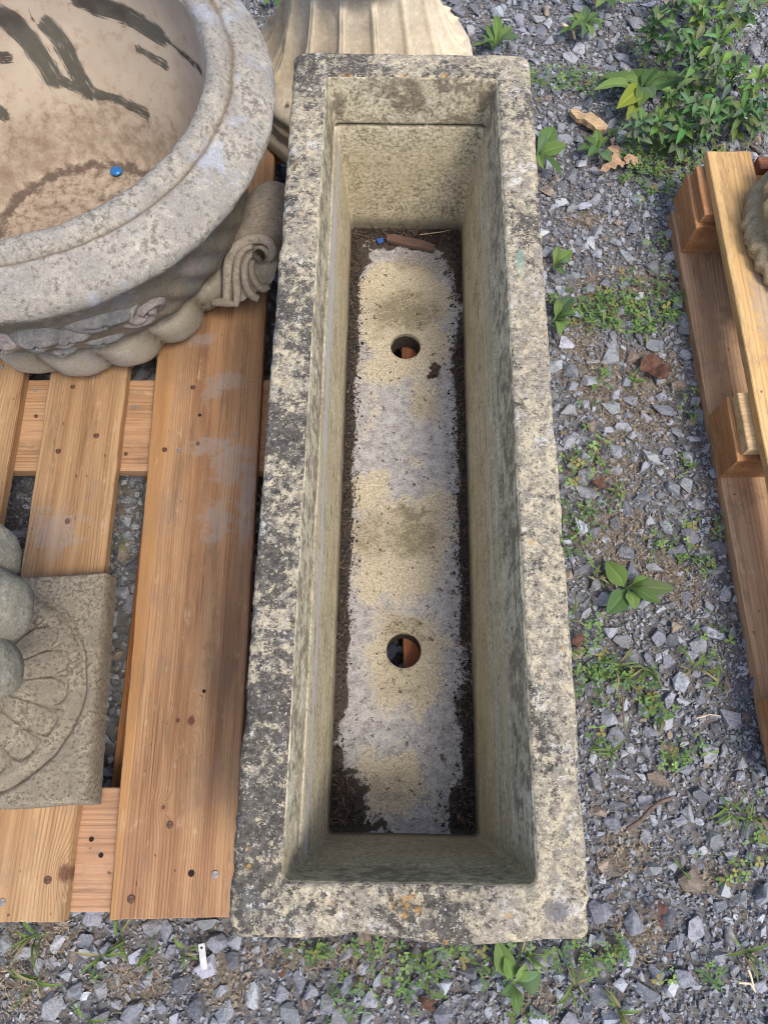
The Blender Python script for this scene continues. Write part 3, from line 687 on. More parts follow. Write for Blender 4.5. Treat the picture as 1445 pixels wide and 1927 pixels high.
def build_left_pallet():
    t = empty('wooden_pallet', (-.35, .6, 0))
    zt, zb = Z_PAL, Z_PAL - .022
    A, B_ = srgb(206, 158, 106), srgb(170, 118, 72)
    # wide board beside the trough
    qd = [(-.398, -.192), (-.221, -.188), (-.232, 1.50), (-.450, 1.50)]
    k = lambda u, v: lp(u, v, zt, qd)
    dust = [(*k(437, 715), .03, .022), (*k(400, 730), .02, .03), (*k(410, 980), .032, .045), (*k(430, 870), .03, .05), (*k(465, 930), .016, .1), (*k(380, 640), .03, .02), (*k(395, 840), .05, .02)]
    dark_blobs = [(*k(392, 1120), .020, .16), (*k(420, 1230), .03, .12), (*k(450, 700), .04, .14), (*k(340, 640), .06, .1)]  # leading blobs paint the trough's shadow into the board, the others darken it
    m = wood('board_wide', srgb(178, 140, 102), srgb(138, 99, 70), 2, [(*k(360, 1357), .011), (*k(335, 1356), .006), (*k(372, 835), .007), (*k(308, 1520), .006)], dust, dark_blobs, 120, band=(k(300, 900)[0] + .0, .018, srgb(176, 132, 80)))
    w = plank('board', qd, zb, zt, m, t)
    for u, v, kk, s in [(363, 729, 0, 1), (376, 781, 2, .8), (443, 818, 1, .9), (310, 846, 0, 1), (337, 847, 1, 1), (384, 1301, 2, .7), (320, 1553, 0, 1.2), (360, 1644, 2, 1.2), (405, 1647, 1, 1.35), (247, 1693, 0, 1.35)]: nail(w, u, v, zt, kk, s)
    # middle board (upper piece runs under the finial to the near end)
    qd = [(-.601, -.196), (-.463, -.194), (-.494, 1.50), (-.640, 1.50)]
    k2 = lambda u, v: lp(u, v, zt, qd)
    m = wood('board_middle', srgb(182, 147, 107), srgb(147, 112, 78), 5, [(*k2(127, 980), .009), (*k2(122, 1645), .018)], [(*k2(100, 1000), .05, .05)], [], 95)
    w = plank('board', qd, zb, zt, m, t, ragged=.0014)
    for u, v, kk, s in [(137, 728, 0, 1), (181, 820, 0, 1.15), (110, 849, 0, 1.15), (90, 1657, 0, 1.3), (5, 1699, 1, 1.2)]: nail(w, u, v, zt, kk, s)
    # left board
    qd = [(-.792, -.196), (-.655, -.194), (-.684, 1.50), (-.822, 1.50)]
    k2 = lambda u, v: lp(u, v, zt, qd)
    m = wood('board_left', srgb(184, 149, 109), srgb(153, 116, 80), 9, [], [], [], 100)
    w = plank('board', qd, zb, zt, m, t)
    for u, v, kk, s in [(3, 690, 1, 1)]: nail(w, u, v, zt, kk, s)
    m2 = wood('board_far_left', srgb(200, 154, 104), srgb(172, 122, 78), 12, [], [], [], 100)
    plank('board', [(-.985, -.196), (-.845, -.194), (-.875, 1.50), (-1.015, 1.50)], zb, zt, m2, t)
    plank('board', [(-.176, -.190), (-.040, -.188), (-.042, 1.50), (-.178, 1.50)], zb, zt, wood('board_under_trough', srgb(190, 132, 86), srgb(158, 100, 62), 15), t)
    plank('board', [(.030, -.188), (.186, -.186), (.186, 1.50), (.036, 1.50)], zb, zt, wood('board_under_drain', srgb(184, 124, 84), srgb(150, 94, 62), 17), t)
    # cross boards under the top boards
    zc = zb; zd = zb - .026
    mc = [wood('cross_board_a', srgb(184, 148, 112), srgb(160, 120, 86), 21, freq=75, axis=0), wood('cross_board_b', srgb(184, 146, 114), srgb(162, 122, 92), 24, freq=60, axis=0), wood('cross_board_c', srgb(190, 140, 96), srgb(160, 112, 74), 27, freq=80, axis=0)]
    for (y0, y1), mm in zip([(-.186, -.012), (.523, .711), (1.26, 1.44)], (mc[1], mc[0], mc[2])):
        w = plank('cross_board', [(-1.0, y0 + .002), (.20, y0), (.20, y1), (-1.0, y1)], zd, zc - .0005, mm, t, 0)
        if y0 > .4 and y0 < 1:
            for u, v in [(66, 734), (68, 783), (252, 765), (237, 854)]: nail(w, u, v, zc, 1 if v < 770 else 0, .8)
        if y0 < 0:
            for u, v in [(172, 1580), (190, 1610)]: nail(w, u, v, zc, 2, .9)
    # blocks and runners
    bmat = wood('block_wood', srgb(176, 120, 72), srgb(142, 90, 52), 31, freq=110)
    for x0 in (-.97, -.46, .06):
        for y0 in (-.17, .545, 1.28):
            plank('block', [(x0, y0), (x0 + .12, y0), (x0 + .12, y0 + .14), (x0, y0 + .14)], .0225, zd - .0005, bmat, t)
        plank('runner', [(x0 - .005, -.18), (x0 + .13, -.18), (x0 + .13, 1.45), (x0 - .005, 1.45)], -.004, .022, bmat, t)
    tag(t, 'large wooden pallet of spaced brown boards carrying trough, basin and finial', 'pallet')
build_left_pallet()

def build_right_pallet():
    t = empty('wooden_pallet', (.9, .6, 0))
    top = wood('sawn_top_board', srgb(208, 172, 118), srgb(186, 144, 90), 41, [(.02, .5, .004)], [(.01, .25, .03, .12), (.02, -.05, .025, .1)], [], 62)
    zt, zb = Z_PAL, Z_PAL - .022
    y0, y1 = -.02, 1.248
    p1 = plank('board', [(.684, y0), (.775, y0), (.773, y1), (.681, y1)], zb, zt, top, t)
    plank('board', [(.825, y0), (.955, y0), (.955, y1 - .01), (.825, y1 - .01)], zb, zt, top, t)
    plank('board', [(1.0, y0), (1.13, y0), (1.13, y1 - .005), (1.0, y1 - .005)], zb, zt, top, t)
    rm = wood('red_cross_board', srgb(150, 98, 70), srgb(112, 66, 46), 44, freq=80, axis=0)
    blk = wood('fir_block', srgb(192, 142, 96), srgb(154, 106, 68), 47, freq=105)
    for a, b in [(1.092, 1.235), (.556, .690), (.0, .13)]:
        plank('cross_board', [(.664, a + .010), (1.14, a + .010), (1.14, b - .006), (.664, b - .006)], zb - .0265, zb - .0005, blk if a > 1 else wood('pale_cross_board', srgb(214, 186, 142), srgb(186, 152, 108), 50 + int(a * 10), freq=80, axis=0), t, 0)
        for x0 in (.656, 1.03):
            plank('block', [(x0, a), (x0 + .10, a), (x0 + .10, b), (x0, b)], .0285, zb - .027, blk, t)
    plank('cross_board', [(.790, 1.205), (1.14, 1.205), (1.14, 1.238), (.790, 1.238)], zb - .003, zb + .018, rm, t, 0)
    bt = wood('runner_board', srgb(204, 168, 132), srgb(174, 136, 102), 55, [], [], [], 75, grey=.15)
    for x0 in (.650, 1.02):
        plank('runner', [(x0 + .018, y0 + .02), (x0 + .135, y0 + .02), (x0 + .125, 1.21), (x0, 1.21)], -.002, .028, bt, t)
    p = px(1383, 325, zt)
    tag(t, 'pale new wooden pallet at the right edge of the picture', 'pallet')
    # carved stone standing on it
    s = empty('carved_stone_ornament', (.93, 1.012, zt))
    m = mat_rock_piece('mossy_carved_stone', srgb(172, 156, 124), srgb(138, 124, 94), srgb(92, 82, 62), 80, (.44, .64), 1.0, None, .7)
    Q, th = lathe([(.16, .0), (.205, .002), (.216, .015), (.212, .032), (.200, .042), (.194, .05), (.198, .06), (.190, .085), (.168, .11), (.14, .128), (.11, .14), (.10, .17), (.11, .2), (.09, .22), (.0, .225)], 300)
    rr = np.repeat(Q[:, :1], 300, 1); zz = np.repeat(Q[:, 1:], 300, 1); z = Q[:, 1:]
    rr = rr + sst(z, .05, .07) * (1 - sst(z, .13, .15)) * .010 * np.sin(th[None] * 22 + z * 60) + (1 - sst(z, .03, .045)) * .003 * np.sin(th[None] * 40 + z * 90)
    lathe_obj('ornament_body', Q, th, rr, zz, m, s, None, (.005, 38))
    tag(s, 'round mossy carved stone standing on the pale pallet at right edge', 'ornament')
build_right_pallet()

# ------------------------------------------------------------------ ground
TAN = [(1160, 720, 110, 70), (1130, 560, 70, 50), (1190, 780, 80, 60), (1140, 880, 70, 60), (1150, 1000, 90, 60), (1220, 1080, 90, 50), (1280, 1110, 50, 40), (1230, 690, 60, 40), (1090, 640, 40, 40),
       (1100, 410, 40, 20), (1200, 530, 60, 40), (60, 1770, 110, 40), (30, 1860, 90, 60), (250, 1850, 80, 50), (560, 1800, 120, 30), (420, 1850, 60, 60), (1180, 1600, 60, 60), (1200, 1760, 70, 60), (700, 1800, 90, 40), (1000, 1880, 60, 30), (1330, 1650, 50, 40)]
TANW = [((px(u, v).x, px(u, v).y), (px(u + a, v).x - px(u, v).x), abs(px(u, v - b).y - px(u, v).y)) for u, v, a, b in TAN]
def tanmask(x, y):
    r = np.zeros(np.shape(x))
    for (cx, cy), a, b in TANW: r = np.maximum(r, sst(np.hypot((x - cx) / a, (y - cy) / b), 1.3, .4))
    return r
def ground_h(x, y):
    P = np.stack([np.ravel(x), np.ravel(y), np.zeros(np.size(x))], 1)
    return (.006 * fbm(P, 3.0, 2, 2) + .0025 * fbm(P, 14, 6, 2)).reshape(np.shape(x)) - .004
def build_ground():
    c = np.concatenate([[-60, -25, -10, -5, -3], np.arange(-2.0, 2.9, .022), [3.4, 5, 10, 25, 60]])
    X, Y = np.meshgrid(c, c, indexing='ij'); Z = ground_h(X, Y)
    V = np.stack([X.ravel(), Y.ravel(), Z.ravel()], 1)
    q = NT('gravelly_soil')
    f = q.noise(140, 5, .75); b = q.noise(5, 4, .65); v = q.vor(75, None, 1); sepc = q.n('ShaderNodeSeparateColor'); q.put(sepc.inputs[0], v)
    soil = q.mix(f, srgb(78, 75, 72), srgb(144, 138, 130))
    soil = q.mix(q.math('MULTIPLY', q.step(sepc.outputs[0], .4, .6), .7), soil, q.mix(sepc.outputs[1], srgb(78, 80, 86), srgb(132, 134, 140)))
    tan = q.mix(q.noise(1, 4, .7, q.map(sc=(300, 120, 100))), srgb(88, 82, 75), srgb(160, 149, 133))
    c2 = q.mix(q.step(q.math('ADD', q.attr('tan'), q.math('MULTIPLY', q.math('SUBTRACT', q.noise(25, 4, .7), .5), 1.6)), .4, .75), soil, tan)
    m = q.done(c2, q.bump(q.math('ADD', f, q.math('MULTIPLY', q.vor(75), .8)), 1.0, .006), .95)
    o = mesh_obj('ground', V, gridfaces(len(c), len(c)), m, None, True, dict(tan=tanmask(X, Y).ravel())); o['kind'] = 'structure'
    o['label'] = 'grey gravelly soil ground'
build_ground()

# ------------------------------------------------------------------ gravel
def hull_rock(npts, flat, seed):
    r = np.random.default_rng(seed); P = r.normal(size=(npts, 3)); P /= np.linalg.norm(P, axis=1)[:, None]
    P *= r.uniform(.82, 1.0, (npts, 1)); P *= [1, r.uniform(.6, .95), flat]
    bm = bmesh.new(); [bm.verts.new(p) for p in P]; bmesh.ops.convex_hull(bm, input=bm.verts)
    bmesh.ops.delete(bm, geom=[v for v in bm.verts if not v.link_faces], context='VERTS')
    bmesh.ops.triangulate(bm, faces=bm.faces); bm.verts.index_update()
    V = np.array([v.co for v in bm.verts]); F = np.array([[v.index for v in f.verts] for f in bm.faces]); bm.free(); return V, F
ROCKS = [hull_rock(random.choice((9, 10, 11, 12, 13)), random.uniform(.4, .75), 100 + k) for k in range(40)]
CHIPS = [hull_rock(7, random.uniform(.45, .8), 300 + k) for k in range(16)]

def stone_colors(n):
    g = rng.uniform(.19, .44, n)
    c = np.stack([g * rng.uniform(.93, 1.0, n), g * rng.uniform(.98, 1.03, n), g * rng.uniform(1.01, 1.14, n)], 1)
    lt = rng.random(n) < .12; c[lt] = c[lt] * 1.35
    dk = rng.random(n) < .18; c[dk] = c[dk] * .55
    wm = rng.random(n) < .07; c[wm] = rng.uniform(.16, .34, (wm.sum(), 1)) * np.array([1.15, .9, .68])
    return np.clip(c, .02, .6)

def scatter(bases, x, y, z, s, tilt=.45):
    n = len(x); which = rng.integers(0, len(bases), n); Vs, Fs, idx, off = [], [], [], 0
    for k, (V, F) in enumerate(bases):
        sel = np.where(which == k)[0]
        if not len(sel): continue
        a = rng.uniform(0, 2 * np.pi, len(sel)); tx = rng.normal(0, tilt, len(sel)); ca, sa = np.cos(a), np.sin(a); ct, st = np.cos(tx), np.sin(tx)
        W = V[None] * s[sel][:, None, None]
        X = W[..., 0]; Y = W[..., 1] * ct[:, None] - W[..., 2] * st[:, None]; Z = W[..., 1] * st[:, None] + W[..., 2] * ct[:, None]
        P = np.stack([X * ca[:, None] - Y * sa[:, None] + x[sel][:, None], X * sa[:, None] + Y * ca[:, None] + y[sel][:, None], Z + z[sel][:, None]], -1)
        Vs.append(P.reshape(-1, 3)); m = len(V)
        Fs.append((F[None] + (np.arange(len(sel)) * m)[:, None, None]).reshape(-1, 3) + off); idx.append(np.repeat(sel, m)); off += m * len(sel)
    return np.concatenate(Vs), np.concatenate(Fs), np.concatenate(idx)

def mat_gravel():
    q = NT('gravel_stone'); a = q.attr('col', 0)
    n = q.noise(190, 5, .75); n2 = q.noise(60, 3, .6)
    c = q.mix(q.math('MULTIPLY', q.step(n, .52, .70), .42), a, srgb(196, 198, 204))
    c = q.mix(q.math('MULTIPLY', q.step(n2, .52, .66), .4), c, srgb(66, 66, 70))
    c = q.mix(q.math('MULTIPLY', q.step(q.noise(420, 3, .8), .5, .62), .35), c, srgb(88, 86, 84))
    return q.done(c, q.bump(q.math('ADD', n, q.noise(90, 3, .6)), .9, .0035), .85)
GRAVEL = mat_gravel()

# larger stones that can be told apart, from their places in the photo (pixel, size in pixels)
BIG = [(1160, 1385, 34, 0), (1225, 1378, 30, 0), (1168, 1512, 32, 1), (1155, 1551, 34, 0), (1195, 1738, 46, 0), (1022, 1808, 52, 2), (1378, 1766, 27, 3), (1290, 1840, 38, 0),
       (1365, 1117, 28, 4), (1315, 946, 30, 2), (1260, 850, 27, 0), (1190, 820, 24, 2), (1158, 885, 27, 2), (1103, 894, 40, 2), (1320, 1495, 36, 1), (1280, 1545, 26, 0), (1365, 1540, 34, 2), (1290, 610, 44, 0), (1250, 770, 44, 0), (1185, 715, 32, 0), (1232, 645, 38, 0), (1070, 772, 34, 2),
       (158, 1770, 32, 0), (45, 1795, 30, 2), (92, 1815, 22, 2), (205, 1790, 36, 0), (310, 1755, 34, 0), (285, 1745, 34, 2), (405, 1775, 42, 0), (135, 1865, 32, 0), (275, 1848, 30, 0), (340, 1855, 36, 1), (370, 1898, 38, 1), (305, 1895, 30, 0), (180, 1865, 32, 2), (245, 1910, 40, 0), (400, 1940, 30, 0),
       (530, 1870, 30, 0), (560, 1850, 34, 0), (585, 1870, 30, 0), (650, 1800, 34, 2), (612, 1895, 32, 0), (905, 1855, 30, 0), (1070, 1790, 30, 1), (1115, 1770, 25, 4), (975, 1870, 28, 0),
       (1300, 95, 27, 2), (1270, 40, 26, 0), (1090, 85, 28, 4), (1200, 40, 30, 2), (1180, 120, 26, 2), (1420, 90, 28, 2), (1150, 225, 25, 0), (1095, 305, 27, 4), (1125, 370, 28, 2), (1180, 355, 22, 0), (1175, 1205, 34, 2), (1240, 1200, 36, 0), (1265, 1205, 30, 1), (1350, 1370, 24, 1), (1290, 1450, 28, 0), (1165, 1115, 22, 4)]
STY = [('blue grey angular stone', (.24, .25, .28)), ('dark slate grey stone', (.12, .125, .14)), ('light grey flat stone', (.30, .30, .31)), ('smooth rounded pinkish grey pebble', (.36, .32, .31)), ('pale speckled stone', (.42, .43, .45))]
def build_big_stones():
    items = []
    for i, (u, v, s, k) in enumerate(BIG):
        p = px(u, v, .008); size = s * .5 * (p - cam.location).length / FPX * 1.05
        r = np.random.default_rng(900 + i)
        P = r.normal(size=(26 if k == 3 else 13, 3)); P /= np.linalg.norm(P, axis=1)[:, None]
        if k != 3: P *= r.uniform(.84, 1.02, (len(P), 1))
        P *= np.array([1.15, r.uniform(.72, .98), r.uniform(.42, .6)]) * size
        bm = bmesh.new(); [bm.verts.new(q) for q in P]; bmesh.ops.convex_hull(bm, input=bm.verts)
        bmesh.ops.delete(bm, geom=[q for q in bm.verts if not q.link_faces], context='VERTS')
        bmesh.ops.dissolve_limit(bm, angle_limit=.2, verts=bm.verts, edges=bm.edges)
        bmesh.ops.bevel(bm, geom=list(bm.edges), offset=size * .07, segments=2 if k == 3 else 1, affect='EDGES', clamp_overlap=True)
        bmesh.ops.triangulate(bm, faces=bm.faces)
        bmesh.ops.subdivide_edges(bm, edges=bm.edges, cuts=1); bmesh.ops.triangulate(bm, faces=bm.faces); bm.verts.index_update()
        V = np.array([q.co for q in bm.verts]); F = np.array([[q.index for q in f.verts] for f in bm.faces]); bm.free()
        V *= (1 + .05 * vnoise(V / size, 2.5, i) + .025 * vnoise(V / size, 7, i + 3))[:, None]
        a = r.uniform(0, 6.28); V[:, :2] = V[:, :2] @ np.array([[math.cos(a), -math.sin(a)], [math.sin(a), math.cos(a)]])
        base = np.array(STY[k][1]) * r.uniform(.85, 1.2)
        o = mesh_obj('stone', V, F, GRAVEL, None, k == 3, cols=np.repeat(base[None], len(V), 0))
        o.location = (p.x, p.y, float(ground_h(np.array([p.x]), np.array([p.y]))[0]) - V[:, 2].min() * .55 + .002)
        items.append((o, u, v, s, k)); BIGXY.append((p.x, p.y, size))
    # labels: look plus place
    refs = [('beside the trough', lambda u, v: 1040 < u < 1130 and 480 < v < 1400), ('past the near right trough corner', lambda u, v: 1060 < u < 1210 and v > 1690),
            ('below the near trough end', lambda u, v: 460 < u < 1060 and v > 1750), ('below the left pallet end', lambda u, v: u < 460 and v > 1700),
            ('beside the right pallet runner', lambda u, v: u > 1240 and 560 < v < 1460), ('in the far gravel at top', lambda u, v: v < 400), ('on the path right of trough', lambda u, v: True)]
    seen = {}
    for o, u, v, s, k in items:
        ref = next(i for i, (n, f) in enumerate(refs) if f(u, v)); seen.setdefault((ref, k), []).append((o, u, v, s))
    for (ref, k), L in seen.items():
        base, place = STY[k][0], refs[ref][0]
        words = ['leftmost', 'second from left', 'third from left', 'fourth from left', 'fifth from left', 'sixth from left', 'seventh from left', 'eighth from left', 'ninth from left', 'tenth from left']
        hor = ref in (1, 2, 3)
        if not hor: words = ['topmost', 'second from top', 'third from top', 'fourth from top', 'fifth from top', 'sixth from top', 'seventh from top', 'eighth from top', 'ninth from top', 'tenth from top', 'eleventh from top', 'lowest']
        L.sort(key=lambda e: e[1] if hor else e[2])
        for i, e in enumerate(L):
            lab = f'{base} {place}' + (f', {words[i]}' if len(L) > 1 else '')
            tag(e[0], lab, 'stone', 'larger stones in the gravel')
BIGXY = []
build_big_stones()

def build_gravel():
    x0, x1, y0, y1 = -1.5, 1.6, -.85, 2.5
    # medium stones by dart throwing on a hash grid, then chips in between
    cell = .024; occ = {}; X, Y, S = [], [], []
    for bx_, by_, bs in BIGXY:
        for i in range(int((bx_ - bs) / cell), int((bx_ + bs) / cell) + 1):
            for j in range(int((by_ - bs) / cell), int((by_ + bs) / cell) + 1): occ.setdefault((i, j), []).append((bx_, by_, bs * .9))
    N = 100000; cx = rng.uniform(x0, x1, N); cy = rng.uniform(y0, y1, N); cs = np.clip(rng.lognormal(math.log(.0070), .52, N), .0038, .022)
    o_ = np.argsort(-cs + rng.normal(0, .003, N)); tm = tanmask(cx, cy); pr = rng.random(N); th = 1 - .35 * tm
    for i in o_:
        if pr[i] > th[i]: continue
        x, y, s = cx[i], cy[i], cs[i]; gi, gj = int(x / cell), int(y / cell); ok = True
        for a in (-1, 0, 1):
            for b in (-1, 0, 1):
                for (qx, qy, qs) in occ.get((gi + a, gj + b), ()):
                    if (qx - x) ** 2 + (qy - y) ** 2 < (.74 * (qs + s)) ** 2: ok = False; break
                if not ok: break
            if not ok: break
        if ok: occ.setdefault((gi, gj), []).append((x, y, s)); X.append(x); Y.append(y); S.append(s)
    X, Y, S = map(np.array, (X, Y, S)); Z = ground_h(X, Y) + S * rng.uniform(.05, .4, len(S))
    V1, F1, I1 = scatter(ROCKS, X, Y, Z, S * 1.15); C1 = stone_colors(len(X))
    n = 165000; x = rng.uniform(-1.1, 1.15, n); y = rng.uniform(-.55, 2.1, n); k = (rng.random(n) > .2 * tanmask(x, y)) & ~((np.abs(x - .03) < .2) & (y > -.1) & (y < 1.05)) & ~((x < -.15) & (y > .75) & (y < 1.3)) & ~((x < -.45) & (y < .3) & (y > 0)); x, y = x[k], y[k]; n = len(x)
    s = np.clip(rng.lognormal(math.log(.0034), .45, n), .0014, .008); z = ground_h(x, y) + rng.uniform(0, .006, n)
    V2, F2, I2 = scatter(CHIPS, x, y, z, s, .7); C2 = stone_colors(n) * .92
    tm2 = tanmask(x, y); w = (rng.random(n) < tm2 * .4); C2[w] = rng.uniform(.22, .42, (w.sum(), 1)) * np.array([1.1, .92, .68])
    V = np.concatenate([V1, V2]); F = np.concatenate([F1, F2 + len(V1)]); C = np.concatenate([C1[I1], C2[I2]])
    o = mesh_obj('gravel', V, F, GRAVEL, None, False, cols=C)
    tag(o, 'blue grey crushed stone gravel covering the ground', 'gravel', kind='stuff')
build_gravel()

# ------------------------------------------------------------------ straw, soil crumbs
def strips(x, y, z, ln, wd_, ang, colr, rise=.3):
    n = len(x); dx, dy = np.cos(ang), np.sin(ang); rz = rng.normal(0, rise, n) * ln
    A = np.stack([x - dx * ln / 2, y - dy * ln / 2, z - rz / 2], 1); B = np.stack([x + dx * ln / 2, y + dy * ln / 2, z + rz / 2], 1)
    Nn = np.stack([-dy, dx, np.zeros(n)], 1) * wd_[:, None] / 2; M = (A + B) / 2 + Nn * rng.normal(0, 2.5, n)[:, None]; up = np.array([0, 0, 1]) * wd_[:, None] * .5
    V = np.stack([A - Nn, A + Nn, M - Nn + up, M + Nn + up, B - Nn * .5, B + Nn * .5], 1).reshape(-1, 3)
    i = np.arange(n)[:, None] * 6; F = np.concatenate([i + [0, 2, 3, 1], i + [2, 4, 5, 3]]); return V, F, np.repeat(colr, 6, 0)

def col_mat(name, rough=.85):
    q = NT(name); a = q.attr('col', 0); n = q.noise(160, 4, .7)
    return q.done(q.mix(q.step(n, .35, .65), a, q.mix(.75, a, (.02, .015, .01, 1))), q.bump(n, .3, .001), rough)

def build_straw():
    n = 110000; x = rng.uniform(-.8, .95, n); y = rng.uniform(-.5, 1.9, n); k = rng.random(n) < tanmask(x + .02 * fbm(np.c_[x, y, x * 0], 20, 3, 3), y) * .9 + .05
    x, y = x[k], y[k]; n = len(x)
    c = rng.uniform(.12, .5, (n, 1)) * np.array([1, .78, .52]); V, F, C = strips(x, y, ground_h(x, y) + rng.uniform(.002, .011, n), rng.uniform(.004, .018, n), rng.uniform(.0006, .0018, n), rng.uniform(0, 6.28, n), c)
    o = mesh_obj('straw_litter', V, F, col_mat('dry_straw'), None, False, cols=C)
    tag(o, 'dry tan straw and wood shavings scattered between the stones', 'straw', kind='stuff')
build_straw()

def build_trough_soil():
    z0 = Z_PAL + .0505; n = 15000; rot = Matrix.Rotation(R(-.86), 2)
    y = rng.uniform(-.53, .53, n); side = rng.random(n); x = np.where(side < .5, -1, 1) * (.104 - np.abs(rng.normal(0, .011, n)))
    far = rng.random(n) < .22; x = np.where(far, rng.uniform(-.1, .1, n), x); y = np.where(far, .535 - np.abs(rng.normal(0, .018, n)), y)
    nl = rng.random(n) < .12; y = np.where(nl, -.53 + np.abs(rng.normal(0, .03, n)), y); x = np.where(nl, np.where(rng.random(n) < .65, -1, 1) * (.1 - np.abs(rng.normal(0, .02, n))), x)
    gap = ((y > .10) & (y < .37) & (x > .04) & (y > .3)) | ((y < -.3) & (y > -.45) & (x < 0)); k = ~gap | (rng.random(n) < .25); x, y = x[k], y[k]; n = len(x)
    s = np.clip(rng.lognormal(math.log(.0014), .45, n), .0006, .0042)
    wx = x * math.cos(R(-.86)) - y * math.sin(R(-.86)) + .035; wy = x * math.sin(R(-.86)) + y * math.cos(R(-.86)) + .464
    V, F, I = scatter(CHIPS, wx, wy, z0 + s * .3 + .004 * np.exp(-(.105 - np.abs(x)) / .01) * rng.random(n), s, .8)
    c = rng.uniform(.012, .05, (n, 1)) * np.array([1.06, .97, .92]); lt = rng.random(n) < .06; c[lt] = rng.uniform(.1, .3, (lt.sum(), 1)) * np.array([1, .95, .85]); rd = rng.random(n) < .12; c[rd] = rng.uniform(.06, .13, (rd.sum(), 1)) * np.array([1.3, .8, .55])
    m = 900; j = rng.integers(0, n, m)
    V2, F2, C2 = strips(wx[j], wy[j], np.full(m, z0 + .004), rng.uniform(.005, .016, m), rng.uniform(.0006, .0014, m), rng.uniform(0, 6.28, m), rng.uniform(.05, .2, (m, 1)) * np.array([1.2, .75, .5]), .1)
    F2t = np.concatenate([F2[:, [0, 1, 2]], F2[:, [0, 2, 3]]])
    o = mesh_obj('soil_litter', np.concatenate([V, V2]), np.concatenate([F, F2t + len(V)]), col_mat('dark_soil_crumbs'), None, False, cols=np.concatenate([c[I], C2]))
    tag(o, 'dark crumbly soil and needles along the bottom edges inside the trough', 'soil', kind='stuff')
build_trough_soil()

# ------------------------------------------------------------------ plants
def mat_leaf(name='weed_leaf'):
    q = NT(name); a = q.attr('col', 0); n = q.noise(90, 4, .7)
    c = q.mix(q.math('MULTIPLY', q.step(n, .4, .7), .35), a, q.mix(.5, a, (.16, .17, .05, 1)))
    q.done(c, q.bump(q.noise(220, 3), .35, .001), .75)
    tr = q.n('ShaderNodeBsdfTranslucent'); q.put(tr.inputs[0], c); mx = q.n('ShaderNodeMixShader'); mx.inputs[0].default_value = .25
    out = q.t.nodes['Material Output']; q.put(mx.inputs[1], q.b.outputs[0]); q.put(mx.inputs[2], tr.outputs[0]); q.put(out.inputs[0], mx.outputs[0])
    return q.m
LEAF = mat_leaf()

def leaf_mesh(length, width, arch=.25, fold=.25, n=9, base=.25, wav=.06, seed=0, tipw=.35, lobed=0):
    "leaf along +x from the origin; returns verts, quads and a rib weight"
    r = random.Random(seed); V, rib = [], []; cols_ = (-1, -.55, -.12, 0, .12, .55, 1)
    ph = r.uniform(0, 6)
    for i in range(n + 1):
        f = i / n
        if f < base: w = .10 + .10 * f / base
        else:
            g = (f - base) / (1 - base); w = .2 + .8 * math.sin(min(1, g * 1.02) ** .75 * math.pi) if g < .98 else .04
        if lobed: w *= 1 - lobed * (.5 + .5 * math.sin(f * 26))
        w *= width / 2; x = f * length; z = arch * length * math.sin(f * math.pi * .85) - .1 * arch * length * f
        for c in cols_:
            V.append((x, c * w, z + fold * w * abs(c) + (wav * w * math.sin(f * 17 + ph + (2 if c > 0 else 0)) if abs(c) > .9 else 0) - (.02 * width if c == 0 else 0)))
            rib.append(1.0 if c == 0 else 0.0)
    return np.array(V), gridfaces(n + 1, len(cols_)), np.array(rib)

def place_leaf(V, origin, az, pitch=0, roll=0):
    M = Matrix.Rotation(az, 3, 'Z') @ Matrix.Rotation(-pitch, 3, 'Y') @ Matrix.Rotation(roll, 3, 'X')
    return V @ np.array(M).T + np.array(origin)

GREENS = [(.10, .175, .05), (.12, .20, .05), (.08, .15, .05), (.15, .23, .065), (.10, .165, .075)]
WG = 'broad leaved weeds in the gravel'
def plant(name, center, leaves, label, cat, group=None, zc=.006, hue=0, stem=None):
    "leaves: (tip_u, tip_v, width_px[, green, lobed]) as photo pixels on the ground"
    c = px(*center, zc); t = empty(name, (c.x, c.y, 0))
    for i, L in enumerate(leaves):
        tip = px(L[0], L[1], zc + .012); d = tip - c; ln = math.hypot(d.x, d.y); az = math.atan2(d.y, d.x)
        w = L[2] * (tip - cam.location).length / FPX; g = L[3] if len(L) > 3 else (.0 + i * .07) % 1
        base = np.array(GREENS[(i + hue) % 5]); 
        if len(L) > 3: base = np.array(L[3])
        V, F, rib = leaf_mesh(ln * 1.03, w, random.uniform(.06, .2), random.uniform(.12, .35), 9, random.uniform(.12, .25), .12, i + hue * 10, lobed=L[4] if len(L) > 4 else 0)
        V = place_leaf(V, (0, 0, zc + .003 * i), az, R(random.uniform(2, 9) if cat != 'weed' or group == WG else random.uniform(-2, 26)), R(random.uniform(-25, 25)))
        V[:, 2] = np.maximum(V[:, 2], .004) + .012 * sst(np.hypot(V[:, 0], V[:, 1]), 0, .02)
        C = base[None] * np.ones((len(V), 1)) * random.uniform(.85, 1.2); C = C * (1 + .55 * rib[:, None])
        mesh_obj('leaf', V, F, LEAF, t, True, cols=C)
    if stem:
        for (u, v, h) in stem:
            tip = px(u, v, h); pts = [(0, 0, .004), ((tip.x - c.x) * .5, (tip.y - c.y) * .5, h * .8), (tip.x - c.x, tip.y - c.y, h)]
            V, F = sweep(pts, [.0011, .0009, .0005], 6); mesh_obj('stem', V, F, LEAF, t, cols=np.repeat(np.array([[.16, .2, .08]]), len(V), 0))
    tag(t, label, cat, group); return t
plant('plantain_weed', (1177, 1108), [(1140, 1058, 36), (1140, 1156, 40), (1190, 1150, 26), (1262, 1112, 28, (.11, .16, .06)), (1234, 1138, 24), (1213, 1093, 16)], 'bright green plantain weed growing alone beside the trough', 'weed', WG, hue=1)
